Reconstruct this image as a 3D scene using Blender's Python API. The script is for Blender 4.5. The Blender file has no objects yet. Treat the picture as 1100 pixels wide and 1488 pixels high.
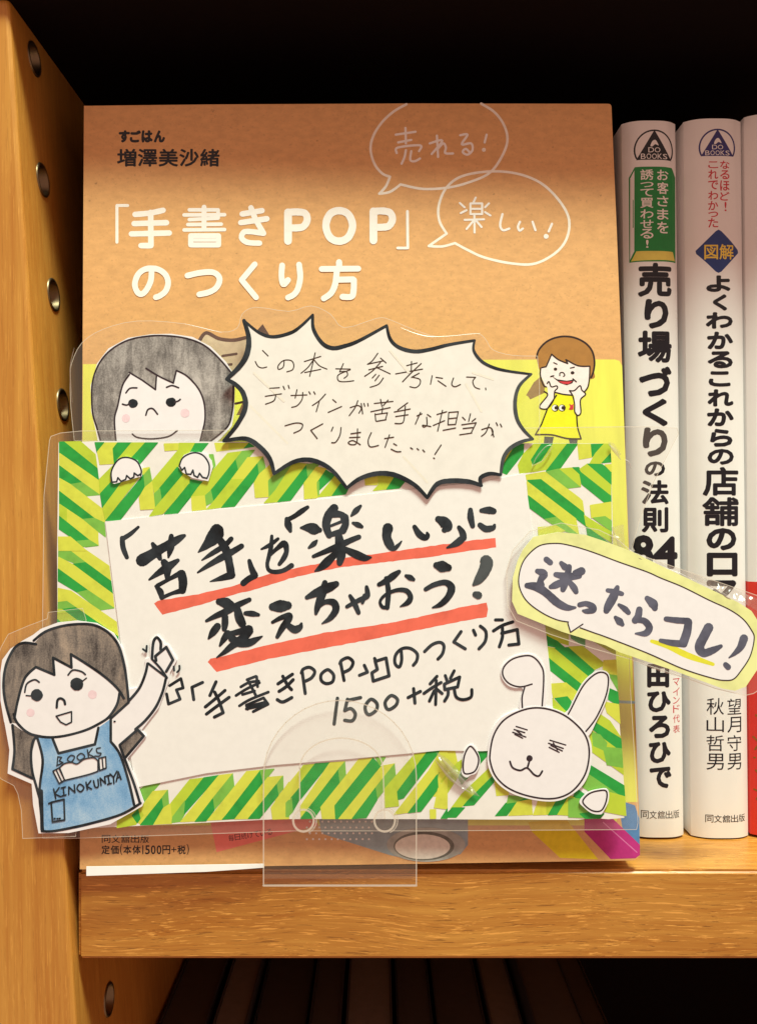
import bpy, bmesh, math, random
from mathutils import Vector
from mathutils.geometry import tessellate_polygon
random.seed(7)
SC = bpy.context.scene
COL = SC.collection
MM = 0.001
# ------------------------------------------------------------------ camera
F = 1328.0            # focal length in photo pixels (photo 1100 x 1488)
CX, CY = 550.0, 744.0
H = 0.0953            # camera height over the shelf top; the camera stands at x=0, y=0
cd = bpy.data.cameras.new('camera'); cam = bpy.data.objects.new('camera', cd); COL.objects.link(cam)
cam.location = (0, 0, H); cam.rotation_euler = (math.pi/2, 0, 0)
cd.sensor_fit = 'HORIZONTAL'; cd.sensor_width = 36; cd.lens = 36*F/1100
cd.clip_start = 0.01; cd.clip_end = 20
SC.camera = cam
# ------------------------------------------------------------------ light
WARM = (0.87, 1.0, 0.815)
w = bpy.data.worlds.new('World'); SC.world = w; w.use_nodes = True
bg = w.node_tree.nodes['Background']; bg.inputs[0].default_value = (1.0, 0.59, 0.45, 1); bg.inputs[1].default_value = 0.57
def area(name, loc, target, sx, sy, e):
    ld = bpy.data.lights.new(name, 'AREA'); ld.shape = 'RECTANGLE'; ld.size = sx; ld.size_y = sy; ld.energy = e; ld.color = WARM
    o = bpy.data.objects.new(name, ld); COL.objects.link(o); o.location = loc
    o.rotation_euler = (Vector(target)-Vector(loc)).to_track_quat('-Z', 'Y').to_euler(); return o
area('ceiling_lamp', (0.30, -0.245, 1.55), (0, 0.25, 0.08), 0.45, 0.20, 56)
SC.view_settings.view_transform = 'Standard'; SC.view_settings.look = 'None'
SC.view_settings.exposure = 0.0; SC.view_settings.gamma = 1.0
SC.cycles.max_bounces = 10; SC.cycles.transparent_max_bounces = 24
SC.cycles.caustics_reflective = False; SC.cycles.caustics_refractive = False
# ------------------------------------------------------------------ materials
def lin(c):
    c = c/255.0
    return c/12.92 if c <= 0.04045 else ((c+0.055)/1.055)**2.4
WH = (lin(250), lin(240), lin(218))
def C(r, g, b):       # the colour a thing has when the photographed white (250,240,218) is a 0.82 white
    return tuple(min(0.9, lin(v)/WH[i]*0.82) for i, v in enumerate((r, g, b)))
class NT:
    def __init__(s, name):
        s.m = bpy.data.materials.new(name); s.m.use_nodes = True; s.t = s.m.node_tree; s.n = s.t.nodes
        s.b = s.n['Principled BSDF']; s.out = s.n['Material Output']
        s.co = s.n.new('ShaderNodeTexCoord').outputs['Object']
    def l(s, a, b): s.t.links.new(a, b)
    def map(s, scale, rot=(0, 0, 0), src=None, loc=(0, 0, 0)):
        m = s.n.new('ShaderNodeMapping'); m.inputs['Scale'].default_value = scale; m.inputs['Rotation'].default_value = rot
        m.inputs['Location'].default_value = loc
        s.l(src or s.co, m.inputs[0]); return m.outputs[0]
    def noise(s, vec, scale=1, det=3, rough=.5, dist=0):
        n = s.n.new('ShaderNodeTexNoise'); n.inputs['Scale'].default_value = scale; n.inputs['Detail'].default_value = det
        n.inputs['Roughness'].default_value = rough; n.inputs['Distortion'].default_value = dist
        s.l(vec, n.inputs['Vector']); return n.outputs[0]
    def ramp(s, fac, stops):
        r = s.n.new('ShaderNodeValToRGB'); e = r.color_ramp.elements
        while len(e) < len(stops): e.new(0.5)
        for q, (p, c) in zip(e, stops): q.position = p; q.color = (*c, 1) if len(c) == 3 else c
        s.l(fac, r.inputs[0]); return r.outputs[0]
    def mix(s, fac, a, b, mode='MIX'):
        x = s.n.new('ShaderNodeMix'); x.data_type = 'RGBA'; x.blend_type = mode
        for k, v in ((0, fac), (6, a), (7, b)):
            if hasattr(v, 'default_value'): s.l(v, x.inputs[k])
            elif isinstance(v, tuple): x.inputs[k].default_value = (*v, 1)
            else: x.inputs[k].default_value = v
        return x.outputs[2]
    def math(s, op, a, b=0):
        x = s.n.new('ShaderNodeMath'); x.operation = op
        for k, v in ((0, a), (1, b)):
            if hasattr(v, 'default_value'): s.l(v, x.inputs[k])
            else: x.inputs[k].default_value = v
        return x.outputs[0]
    def bump(s, h, st, dist):
        b = s.n.new('ShaderNodeBump'); b.inputs['Strength'].default_value = st; b.inputs['Distance'].default_value = dist
        s.l(h, b.inputs['Height']); s.l(b.outputs[0], s.b.inputs['Normal'])
    def setb(s, col, rough, spec=0.4):
        if hasattr(col, 'default_value'): s.l(col, s.b.inputs['Base Color'])
        else: s.b.inputs['Base Color'].default_value = (*col, 1)
        s.b.inputs['Roughness'].default_value = rough; s.b.inputs['Specular IOR Level'].default_value = spec
MATS = {}
def paper(name, rgb, var=0.05, sc=700, rough=0.6, spec=0.25, blot=0.0):
    """printed / drawn colour with a little grain"""
    if name in MATS: return MATS[name]
    c = C(*rgb); s = NT(name)
    n = s.noise(s.map((sc, sc, sc)), 1, 4, .6)
    d = tuple(v*(1-var*2.4) for v in c); e = tuple(min(.92, v*(1+var)) for v in c)
    col = s.ramp(n, [(0.3, d), (0.62, e)])
    if blot:
        n2 = s.noise(s.map((140, 140, 140)), 1, 3, .6)
        col = s.mix(s.ramp(n2, [(0.42, (0, 0, 0)), (0.62, (1, 1, 1))]), col, tuple(min(.9, v*(1+blot)+blot*.02) for v in c))
    s.setb(col, rough, spec); MATS[name] = s.m; return s.m
# ink and papers
INK = paper('marker_ink', (33, 40, 42), .25, 300, .45, .3, .6)
INK2 = paper('greyish_marker_ink', (70, 74, 70), .12, 300, .5, .3, .35)
PEN = paper('brown_pen_ink', (72, 52, 36), .2, 900, .6)
PEN2 = paper('fineliner_ink', (58, 44, 46), .2, 900, .6)
GREYINK = paper('diluted_ink', (92, 90, 98), .1, 350, .6, .2, .35)
BLACK = paper('printed_black', (16, 20, 26), .1, 300, .3, .5)
WHITE = paper('white_card', (252, 243, 222), .012, 400)
PINKW = paper('pinkish_copy_paper', (253, 243, 227), .012, 400)
CREAM = paper('cream_paper', (250, 240, 216), .02, 300, .6, .2)
RED = paper('red_marker', (243, 112, 84), .06, 260, .6, .2, .10)
TG = paper('tape_dark_green', (46, 162, 62), .07, 420, .5, .3, .12)
TM = paper('tape_mid_green', (132, 192, 72), .05, 420, .5, .3, .08)
TL = paper('tape_lime', (198, 214, 58), .05, 420, .5, .3, .05)
TY = paper('tape_yellow', (224, 224, 74), .05, 420, .5, .3, .03)
TCODE = {'g': TG, 'm': TM, 'l': TL, 'y': TY, 'w': WHITE}
CHEEK = paper('pink_crayon', (252, 218, 208), .03, 900)
SKIN = paper('skin_crayon', (250, 228, 208), .03, 700)
PRINTW = paper('printed_cream_white', (253, 240, 214), .015, 500, .5)
BUB = paper('printed_pale_line', (253, 238, 206), .03, 500, .5)
GREEN = paper('printed_green', (18, 138, 56), .04, 300, .35, .5)
YEL = paper('printed_yellow', (236, 214, 90), .04, 300, .35, .5)
NAVY = paper('printed_navy', (36, 60, 112), .05, 300, .35, .5)
PURP = paper('printed_violet_navy', (50, 46, 104), .05, 300, .35, .5)
PRED = paper('printed_red', (214, 52, 58), .04, 300, .4, .5)
GOLD = paper('printed_gold', (242, 200, 70), .04, 300, .4, .5)
BROWN = paper('printed_brown_hair', (176, 118, 52), .04, 400, .45, .4)
DBR = paper('printed_dark_outline', (48, 28, 22), .05, 400, .45, .4)
DYEL = paper('printed_dress_yellow', (244, 232, 30), .02, 400, .45, .4)
LEG = paper('printed_grey_leg', (88, 86, 76), .05, 400, .45, .4)
HL = paper('yellow_highlighter', (242, 232, 60), .04, 400, .6)
HLP = paper('pale_yellow_crayon', (240, 236, 150), .05, 260, .6, .2, .1)
REARINK = paper('marker_behind_film', (98, 62, 48), .1, 300)
PINKST = paper('pink_sticky_print', (250, 132, 110), .04, 300)
ROLL = paper('grey_tape_roll_print', (182, 178, 156), .1, 300)
DOTB = paper('blue_grey_dotted_print', (160, 172, 164), .06, 400)
MAG = paper('magenta_tape_print', (196, 52, 118), .05, 500)
BLUE = paper('slate_blue_print', (92, 134, 168), .05, 500)
YT = paper('yellow_tape_print', (240, 208, 40), .04, 500)
def kraft():
    s = NT('kraft_cover'); c = C(227, 167, 100)
    f = s.noise(s.map((320, 320, 620)), 1, 5, .65); g = s.noise(s.map((1300, 1300, 1300)), 1, 3, .6); h = s.noise(s.map((420, 420, 420), loc=(3, 1, 2)), 1, 2, .5)
    col = s.ramp(f, [(0.3, tuple(v*.90 for v in c)), (0.65, tuple(v*1.08 for v in c))])
    col = s.mix(s.ramp(g, [(0.30, (1, 1, 1)), (0.42, (0, 0, 0))]), col, tuple(v*.84 for v in c))
    col = s.mix(s.ramp(h, [(0.20, (1, 1, 1)), (0.25, (0, 0, 0))]), col, tuple(v*.55 for v in c))
    s.setb(col, .42, .45); s.bump(f, .15, .0002); return s.m
KRAFT = kraft()
def obi():
    s = NT('yellow_printed_band'); c = C(240, 230, 88)
    f = s.noise(s.map((300, 300, 30)), 1, 3, .6)
    s.setb(s.ramp(f, [(0.35, tuple(v*.93 for v in c)), (0.65, tuple(min(.9, v*1.04) for v in c))]), .35, .5); return s.m
OBI = obi()
def pencil(name, dark, mid, light, rot, sc=(260, 260, 60)):
    s = NT(name)
    a = s.noise(s.map(sc, rot), 1, 4, .7, .4); g = s.noise(s.map((2600, 2600, 2600)), 1, 3, .8); b = s.noise(s.map((90, 90, 90)), 1, 3, .6)
    v = s.math('ADD', s.math('MULTIPLY', a, .55), s.math('ADD', s.math('MULTIPLY', g, .30), s.math('MULTIPLY', b, .30)))
    s.setb(s.ramp(v, [(0.44, C(*dark)), (0.56, C(*mid)), (0.70, C(*light))]), .6, .25); return s.m
HAIR = pencil('grey_pencil_hair', (84, 78, 70), (146, 136, 122), (206, 194, 174), (0, math.radians(38), 0))
HAIR2 = pencil('brown_grey_pencil_hair', (72, 64, 58), (134, 120, 104), (184, 160, 132), (0, math.radians(-25), 0))
APRON = pencil('blue_pencil_apron', (92, 140, 172), (136, 178, 204), (184, 208, 216), (0, math.radians(-12), 0), (120, 120, 50))
def wood(name, axis, lightc, darkc, fleck=1.0, rough=.38, wamp=.010, fine=520):
    """oak: axis = grain direction 0 x, 2 z"""
    s = NT(name); L = C(*lightc); D = C(*darkc)
    def sc(a, b): v = [b, b, b]; v[axis] = a; return tuple(v)
    warp = s.n.new('ShaderNodeVectorMath'); warp.operation = 'MULTIPLY_ADD'
    wn = s.n.new('ShaderNodeTexNoise'); wn.inputs['Scale'].default_value = 1; wn.inputs['Detail'].default_value = 2
    s.l(s.map(sc(14, 26)), wn.inputs['Vector']); s.l(wn.outputs[1], warp.inputs[0])
    amp = [wamp, wamp, wamp]; amp[axis] = .02
    warp.inputs[1].default_value = amp; s.l(s.co, warp.inputs[2]); W = warp.outputs[0]
    a = s.noise(s.map(sc(10, fine), src=W), 1, 5, .65); big = s.noise(s.map(sc(14, 40), src=W), 1, 2, .5)
    col = s.ramp(s.math('ADD', s.math('MULTIPLY', a, .6), s.math('MULTIPLY', big, .4)), [(0.36, D), (0.5, tuple((x+y)/2 for x, y in zip(L, D))), (0.64, L)])
    p = s.noise(s.map(sc(120, 2600), src=W), 1, 3, .6); pf = s.ramp(p, [(0.34, (1, 1, 1)), (0.40, (0, 0, 0))])
    col = s.mix(s.math('MULTIPLY', pf, .62*fleck), col, tuple(v*.45 for v in D))
    q = s.noise(s.map(sc(95, 2300), src=W, loc=(.5, .3, .7)), 1, 4, .65); qf = s.ramp(q, [(0.575, (0, 0, 0)), (0.63, (1, 1, 1))])
    col = s.mix(s.math('MULTIPLY', qf, .75*fleck), col, tuple(min(.85, v*1.45+.02) for v in L))
    s.setb(col, rough, .45); s.bump(s.math('SUBTRACT', a, s.math('MULTIPLY', pf, .6)), .25*fleck+.05, .0003)
    s.b.inputs['Coat Weight'].default_value = .12; s.b.inputs['Coat Roughness'].default_value = .3
    return s.m
OAK_X = wood('oak_shelf_board', 0, (212, 146, 58), (180, 108, 32))
OAK_Z = wood('oak_side_board', 2, (216, 150, 60), (190, 118, 40), .35, .42, .004, 700)
def simple(name, c, rough=.5, metal=0.0, spec=.4):
    s = NT(name); n = s.noise(s.map((300, 300, 300)), 1, 3)
    s.setb(s.ramp(n, [(0.3, tuple(v*.9 for v in c)), (0.7, tuple(min(1, v*1.05) for v in c))]), rough, spec)
    s.b.inputs['Metallic'].default_value = metal; return s.m
SHADEB = simple('shade_black_board', (.004, .0015, .002), .8, 0, .1)  # near-black: the shade inside the case is put into the colour
STEEL = simple('aged_brass_sleeve', (.22, .165, .10), .42, 1.0)
PAGES = simple('page_edges', C(246, 232, 204), .8)
LAM = paper('laminated_white_jacket', (246, 236, 214), .012, 60, .22, .55)
LAMR = paper('laminated_red_jacket', (226, 52, 40), .03, 60, .25, .55)
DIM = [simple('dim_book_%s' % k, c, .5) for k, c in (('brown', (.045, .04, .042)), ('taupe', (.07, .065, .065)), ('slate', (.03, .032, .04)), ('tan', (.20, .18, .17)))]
def clear(name, veil, rough, tint=(.97, .965, .95), wav=.0, refl=1.0, wscale=45, dist=.004):
    m = bpy.data.materials.new(name); m.use_nodes = True; t = m.node_tree; n = t.nodes; n.clear()
    out = n.new('ShaderNodeOutputMaterial'); tr = n.new('ShaderNodeBsdfTransparent'); gl = n.new('ShaderNodeBsdfGlossy'); df = n.new('ShaderNodeBsdfDiffuse')
    lw = n.new('ShaderNodeLayerWeight'); lw.inputs[0].default_value = .5
    pw = n.new('ShaderNodeMath'); pw.operation = 'POWER'; pw.inputs[1].default_value = 5; t.links.new(lw.outputs['Facing'], pw.inputs[0])
    fr = n.new('ShaderNodeMath'); fr.operation = 'MULTIPLY_ADD'; fr.inputs[1].default_value = .92; fr.inputs[2].default_value = .08; t.links.new(pw.outputs[0], fr.inputs[0])
    tr.inputs[0].default_value = (*tint, 1); gl.inputs['Roughness'].default_value = rough; df.inputs[0].default_value = (.82, .76, .66, 1)
    m1 = n.new('ShaderNodeMixShader'); m1.inputs[0].default_value = veil; m2 = n.new('ShaderNodeMixShader')
    t.links.new(tr.outputs[0], m1.inputs[1]); t.links.new(df.outputs[0], m1.inputs[2])
    mu = n.new('ShaderNodeMath'); mu.operation = 'MULTIPLY'; mu.inputs[1].default_value = refl; t.links.new(fr.outputs[0], mu.inputs[0])
    t.links.new(mu.outputs[0], m2.inputs[0]); t.links.new(m1.outputs[0], m2.inputs[1]); t.links.new(gl.outputs[0], m2.inputs[2]); t.links.new(m2.outputs[0], out.inputs[0])
    if wav:
        tc = n.new('ShaderNodeTexCoord'); no = n.new('ShaderNodeTexNoise'); no.inputs['Scale'].default_value = wscale; no.inputs['Detail'].default_value = 2.5
        b = n.new('ShaderNodeBump'); b.inputs['Strength'].default_value = wav; b.inputs['Distance'].default_value = dist
        t.links.new(tc.outputs['Object'], no.inputs['Vector']); t.links.new(no.outputs[0], b.inputs['Height'])
        t.links.new(b.outputs[0], gl.inputs['Normal'])
    return m
FILM = clear('laminating_film', .05, .07, (.985, .98, .97), wav=1.0, refl=.8)
EDGE = clear('film_cut_edge', .55, .3)
ACR = clear('clear_acrylic', .02, .02, (.99, .985, .975), refl=.15)
ACRE = clear('acrylic_cut_edge', .6, .12, (.95, .93, .9), refl=2)
# ------------------------------------------------------------------ geometry helpers
def ray(px, py): return Vector(((px-CX)/F, 1.0, (CY-py)/F))
CAM = Vector((0, 0, H))
def at(px, py, Z): return CAM + ray(px, py)*Z
class Plane:
    def __init__(s, a, b, c):      # three (px,py,Zmm)
        A, B, D = (at(x, y, z*MM) for x, y, z in (a, b, c)); s.o = A; s.n = (B-A).cross(D-A).normalized()
        if s.n.y > 0: s.n = -s.n
    def P(s, px, py, off=0.0):
        d = ray(px, py); o = s.o + s.n*off
        return CAM + d*((o-CAM).dot(s.n)/d.dot(s.n))
def link(name, me, parent=None, mats=()):
    for m in mats: me.materials.append(m)
    o = bpy.data.objects.new(name, me); COL.objects.link(o)
    if parent: o.parent = parent; o.matrix_parent_inverse = parent.matrix_world.inverted()
    return o
def thing(name, label, cat, loc=(0, 0, 0), group=None):
    o = bpy.data.objects.new(name, None); o.empty_display_size = .01; COL.objects.link(o); o.location = loc
    o['label'] = label; o['category'] = cat
    if group: o['group'] = group
    bpy.context.view_layer.update(); return o
CROPS = dict(A=(160, 740, 5), B=(370, 720, 5), C=(540, 720, 5), D=(290, 850, 5), E=(440, 810, 3.6667), F=(230, 940, 5), G=(420, 930, 5), H=(560, 880, 5),
    I=(360, 500, 5), J=(540, 500, 5), K=(370, 560, 5), L=(740, 770, 5), M=(880, 800, 5), N=(150, 280, 5), O=(350, 280, 4.2308), P=(530, 140, 3.548),
    Q=(120, 470, 5), R=(280, 440, 3.9286), T=(530, 460, 4.074), U=(750, 480, 7.3333), V=(0, 890, 5), W=(0, 1030, 5), X=(670, 940, 5), Y=(150, 910, 9.1667),
    a=(75, 630, 5.5), b=(75, 780, 9.92), c=(260, 640, 5.5), d=(400, 650, 5.5), e=(720, 630, 5.238), f=(170, 1090, 4.4), g=(400, 1060, 4.4), h=(630, 1050, 3.6667),
    p=(0, 0, 1), k=(100, 1100, 1.9643), m=(500, 1100, 1.8333), s=(880, 160, 4.377), t=(880, 480, 4.377), u=(900, 900, 4.375))
def pts(crop, txt):
    """points 'x,y' or 'x,y,w' of one zoomed crop of the photograph -> photo pixels"""
    x0, y0, sc = CROPS[crop]; out = []
    for tok in txt.split():
        cc = crop
        if tok[1] == ':': cc = tok[0]; tok = tok[2:]
        X0, Y0, S = CROPS[cc]; v = [float(q) for q in tok.split(',')]
        out.append((X0+v[0]/S, Y0+v[1]/S, v[2]/S if len(v) > 2 else None))
    return out
def spline(p, n=6, closed=False):
    if len(p) < 3: 
        if len(p) == 2:
            return [tuple(a+(b-a)*k/4 for a, b in zip(p[0], p[1])) for k in range(5)]
        return p
    out = []; N = len(p)
    for i in range(N if closed else N-1):
        if closed: q = [p[(i-1) % N], p[i], p[(i+1) % N], p[(i+2) % N]]
        else: q = [p[max(0, i-1)], p[i], p[i+1], p[min(N-1, i+2)]]
        for k in range(n):
            t = k/n
            out.append(tuple(.5*((2*b)+(-a+c)*t+(2*a-5*b+4*c-d)*t*t+(-a+3*b-3*c+d)*t**3) for a, b, c, d in zip(*q)))
    if not closed: out.append(p[-1])
    return out
GL = {}
def glyph(ch, bold):
    if (ch, bold) in GL: return GL[ch, bold]
    cu = bpy.data.curves.new('t', 'FONT'); cu.body = ch; cu.size = 1; cu.offset = bold; cu.resolution_u = 3
    o = bpy.data.objects.new('t', cu); COL.objects.link(o); bpy.context.view_layer.update()
    me = bpy.data.meshes.new_from_object(o.evaluated_get(bpy.context.evaluated_depsgraph_get()))
    v = [(q.co.x, q.co.y) for q in me.vertices]; f = [tuple(p.vertices) for p in me.polygons]
    bpy.data.objects.remove(o); bpy.data.curves.remove(cu); bpy.data.meshes.remove(me)
    xs = [a for a, b in v]; ys = [b for a, b in v]
    GL[ch, bold] = (v, f, min(xs), max(xs), min(ys), max(ys)); return GL[ch, bold]
STEP = 1e-6
class Art:
    """flat pieces laid on a surface, each a few microns over the last"""
    def __init__(s, surf, lift=0.0): s.S = surf; s.v = []; s.f = []; s.m = []; s.ms = []; s.off = lift*MM
    def mi(s, m):
        if m not in s.ms: s.ms.append(m)
        return s.ms.index(m)
    def tri(s, P, faces, m):
        b = len(s.v); s.v += P; k = s.mi(m)
        for f in faces:
            a, c, d = P[f[0]], P[f[1]], P[f[2]]
            f = [b+i for i in f]
            if (c-a).cross(d-a).y > 0: f.reverse()
            s.f.append(f); s.m.append(k)
    def nxt(s): s.off += STEP; return s.off
    def poly(s, p, m, thick=0, back=None):
        o = s.nxt(); P = [s.S.P(q[0], q[1], o) for q in p]
        s.tri(P, [tuple(t) for t in tessellate_polygon([[Vector((q[0], q[1], 0)) for q in p]])], m)
        if thick:
            n = s.S.n; Q = [a-n*thick*MM for a in P]; b = len(s.v); N = len(P); s.v += P+Q; k = s.mi(back or m)
            for i in range(N): j = (i+1) % N; s.f.append([b+i, b+j, b+N+j, b+N+i]); s.m.append(k)
            s.tri(Q, [tuple(t) for t in tessellate_polygon([[Vector((q[0], q[1], 0)) for q in p]])], back or m)
    def fill(s, crop, txt, m, smooth=False, closed=True, thick=0):
        p = pts(crop, txt); p = [(a, b) for a, b, c in p]
        s.poly(spline(p, 6, True) if smooth else p, m, thick)
    def dot(s, x, y, r, m, ry=None, n=20):
        rn = random.Random(int(x*7+y)); jj = .05 if r < 12 else .0
        s.poly([(x+math.cos(2*math.pi*k/n)*r*rn.uniform(1-jj, 1+jj), y+math.sin(2*math.pi*k/n)*(ry or r)*rn.uniform(1-jj, 1+jj)) for k in range(n)], m)
    def ribbon(s, p, m, closed=False, wob=.0):
        if closed: p = p+[p[0]]
        o = s.nxt(); L = []; R = []; N = len(p)
        for i in range(N):
            a = p[max(0, i-1)]; b = p[min(N-1, i+1)]
            if closed and i in (0, N-1): a = p[-2]; b = p[1]
            dx, dy = b[0]-a[0], b[1]-a[1]; d = math.hypot(dx, dy) or 1; wv = p[i][2]/2*(1+random.uniform(-wob, wob))
            oo = o+i*4e-8
            L.append(s.S.P(p[i][0]-dy/d*wv, p[i][1]+dx/d*wv, oo)); R.append(s.S.P(p[i][0]+dy/d*wv, p[i][1]-dx/d*wv, oo))
        P = L+R; s.tri(P, [(i, i+1, N+i+1, N+i) for i in range(N-1)], m); s.off += N*4e-8
        if not closed:
            for e in (0, N-1):
                r = p[e][2]/2
                if r > .5: s.poly([(p[e][0]+math.cos(k*math.pi/5)*r, p[e][1]+math.sin(k*math.pi/5)*r) for k in range(10)], m)
    def st(s, crop, txt, w=None, m=INK, wob=.03):
        """strokes split by ';'. leading ! = sharp polyline, o = closed"""
        for kk, one in enumerate(txt.split(';')):
            if kk == 0: s.b0 = s.off
            elif kk % 5 == 0: s.off = s.b0
            one = one.strip()
            if not one: continue
            sharp = closed = False
            while one[0] in '!o':
                if one[0] == '!': sharp = True
                else: closed = True
                one = one[1:].strip()
            cc = crop; p = pts(cc, one); sc = CROPS[cc][2]
            p = [(a, b, c if c else (w/sc)) for a, b, c in p]
            if sharp:
                q = p+[p[0]] if closed else p
                for a, b in zip(q, q[1:]): s.ribbon([a, b], m, wob=0)
            else:
                s.ribbon(spline(p, 6, closed), m, closed, wob)
        s.off = s.b0+5e-6
    def ch(s, c, x0, y0, x1, y1, m, bold=.0, cuts=None, rot=0):
        if bold > 0:
            r = bold*(y1-y0)*.95; keep = s.off
            for k in range(8): s.ch(c, x0+r+math.cos(k*math.pi/4)*r, y0+r+math.sin(k*math.pi/4)*r, x1-r+math.cos(k*math.pi/4)*r, y1-r+math.sin(k*math.pi/4)*r, m, 0, cuts, rot)
            s.off = keep; return
        v, f, a, b, lo, hi = glyph(c, 0); o = s.nxt()
        if cuts:
            me = bpy.data.meshes.new('t'); me.from_pydata([(x0+(x-a)/(b-a)*(x1-x0), y1-(y-lo)/(hi-lo)*(y1-y0), 0) for x, y in v], [], f)
            bm = bmesh.new(); bm.from_mesh(me); bpy.data.meshes.remove(me)
            for cx in cuts:
                if x0 < cx < x1: bmesh.ops.bisect_plane(bm, geom=bm.verts[:]+bm.edges[:]+bm.faces[:], plane_co=(cx, 0, 0), plane_no=(1, 0, 0))
            bm.verts.index_update(); q = [(t.co.x, t.co.y) for t in bm.verts]; f = [[t.index for t in fc.verts] for fc in bm.faces]; bm.free()
        else:
            q = [(x0+(x-a)/(b-a)*(x1-x0), y1-(y-lo)/(hi-lo)*(y1-y0)) for x, y in v]
            if rot:
                cx, cy = (x0+x1)/2, (y0+y1)/2; co, si = math.cos(rot), math.sin(rot)
                q = [(cx+(x-cx)*co-(y-cy)*si, cy+(x-cx)*si+(y-cy)*co) for x, y in q]
        s.tri([s.S.P(x, y, o) for x, y in q], f, m)
    def build(s, name, parent=None, label=None):
        me = bpy.data.meshes.new(name); base = sum(s.v, Vector())/len(s.v) if not parent else Vector()
        me.from_pydata([tuple(p) for p in s.v], [], s.f); me.polygons.foreach_set('material_index', s.m); me.update()
        o = link(name, me, parent, s.ms)
        if label: o['label'] = label
        return o
def box(name, x0, x1, y0, y1, z0, z1, m, parent=None, bev=0):
    bm = bmesh.new(); bmesh.ops.create_cube(bm, size=1)
    for v in bm.verts: v.co = Vector(((x0+x1)/2+v.co.x*(x1-x0), (y0+y1)/2+v.co.y*(y1-y0), (z0+z1)/2+v.co.z*(z1-z0)))
    if bev: bmesh.ops.bevel(bm, geom=bm.edges[:], offset=bev, segments=3, affect='EDGES')
    me = bpy.data.meshes.new(name); bm.to_mesh(me); bm.free(); return link(name, me, parent, [m])
def shape(name, V, Fc, mats, parent=None, idx=None, smooth=False):
    me = bpy.data.meshes.new(name); me.from_pydata([tuple(v) for v in V], [], Fc)
    if idx: me.polygons.foreach_set('material_index', idx)
    bm = bmesh.new(); bm.from_mesh(me); bmesh.ops.recalc_face_normals(bm, faces=bm.faces[:]); bm.to_mesh(me); bm.free()
    if smooth: me.polygons.foreach_set('use_smooth', [True]*len(me.polygons))
    return link(name, me, parent, mats)
# ------------------------------------------------------------------ bookcase
ZS = .2425; ZC = .2388
case = thing('bookcase', 'honey oak bookcase with metal lined shelf pin holes, its shelf carrying the books', 'bookcase', (0, ZS, -.03))
x_left = at(113, 1330, ZS).x
sh = box('shelf', x_left, .33, ZS, .50, -.0236, 0, OAK_X, case, .0009)
top = box('shelf', -.10, .33, ZC-.0022, .50, .2292, .268, SHADEB, case, .0009)  # upper shelf, coloured black for the shade on its underside
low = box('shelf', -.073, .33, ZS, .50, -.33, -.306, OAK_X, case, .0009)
box('back_panel', -.14, .33, .50, .512, -.33, .268, SHADEB, case)
box('side_panel', .33, .355, ZC, .50, -.33, .268, OAK_Z, case)
# left side board, leaning a little, its front corner seen from (13,0) to (110,1488)
def corner(y, Z=ZC): return at(13+(110-13)*y/1488.0, y, ZC)
c0, c1 = corner(-150), corner(2600); th = .034
V = [c0, c1, Vector((c1.x-th, c1.y, c1.z)), Vector((c0.x-th, c0.y, c0.z))]; V += [Vector((v.x, .50, v.z)) for v in V]
panel = shape('side_panel', V, [(0, 1, 2, 3), (4, 5, 6, 7), (0, 1, 5, 4), (1, 2, 6, 5), (2, 3, 7, 6), (3, 0, 4, 7)], [OAK_Z], case)
pn = Vector(((c0-c1).z, 0, -(c0-c1).x)).normalized()      # normal of the inner face, to the right
if pn.x < 0: pn = -pn
bv = panel.modifiers.new('b', 'BEVEL'); bv.width = .0012; bv.segments = 3
cut = bmesh.new(); HO = []
for (hx, hy) in ((49.5, 85), (62, 261), (77.5, 428), (91, 588), (158, 1453)):
    d = ray(hx, hy); p = CAM+d*((c0-CAM).dot(pn)/d.dot(pn)); HO.append(p)
    rot = pn.to_track_quat('Z', 'Y').to_matrix().to_4x4()
    from mathutils import Matrix
    bmesh.ops.create_cone(cut, cap_ends=True, segments=40, radius1=.0047, radius2=.0047, depth=.022, matrix=Matrix.Translation(p)@rot)
me = bpy.data.meshes.new('cut'); cut.to_mesh(me); cut.free(); co = bpy.data.objects.new('cut', me); COL.objects.link(co)
bo = panel.modifiers.new('h', 'BOOLEAN'); bo.object = co; bo.solver = 'EXACT'
bpy.context.view_layer.update()
nm = bpy.data.meshes.new_from_object(panel.evaluated_get(bpy.context.evaluated_depsgraph_get()))
panel.modifiers.clear(); panel.data = nm; bpy.data.objects.remove(co)
for i, p in enumerate(HO):          # brass sleeves: a flanged tube and a screwed back
    V = []; Fc = []; prof = [(.0047, .0000), (.0046, .00035), (.0042, .00045), (.0038, .0002), (.0037, -.0085), (.0030, -.0086), (.0028, -.0065), (.0012, -.0062), (.0, -.0068)]; n = 32
    q = pn.to_track_quat('Z', 'Y').to_matrix()
    for r, z in prof:
        for k in range(n): V.append(p+q@Vector((r*math.cos(2*math.pi*k/n), r*math.sin(2*math.pi*k/n), z)))
    for a in range(len(prof)-1):
        for k in range(n): Fc.append((a*n+k, a*n+(k+1) % n, (a+1)*n+(k+1) % n, (a+1)*n+k))
    shape('pin_sleeve', V, Fc, [STEEL], case, smooth=True)
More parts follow.
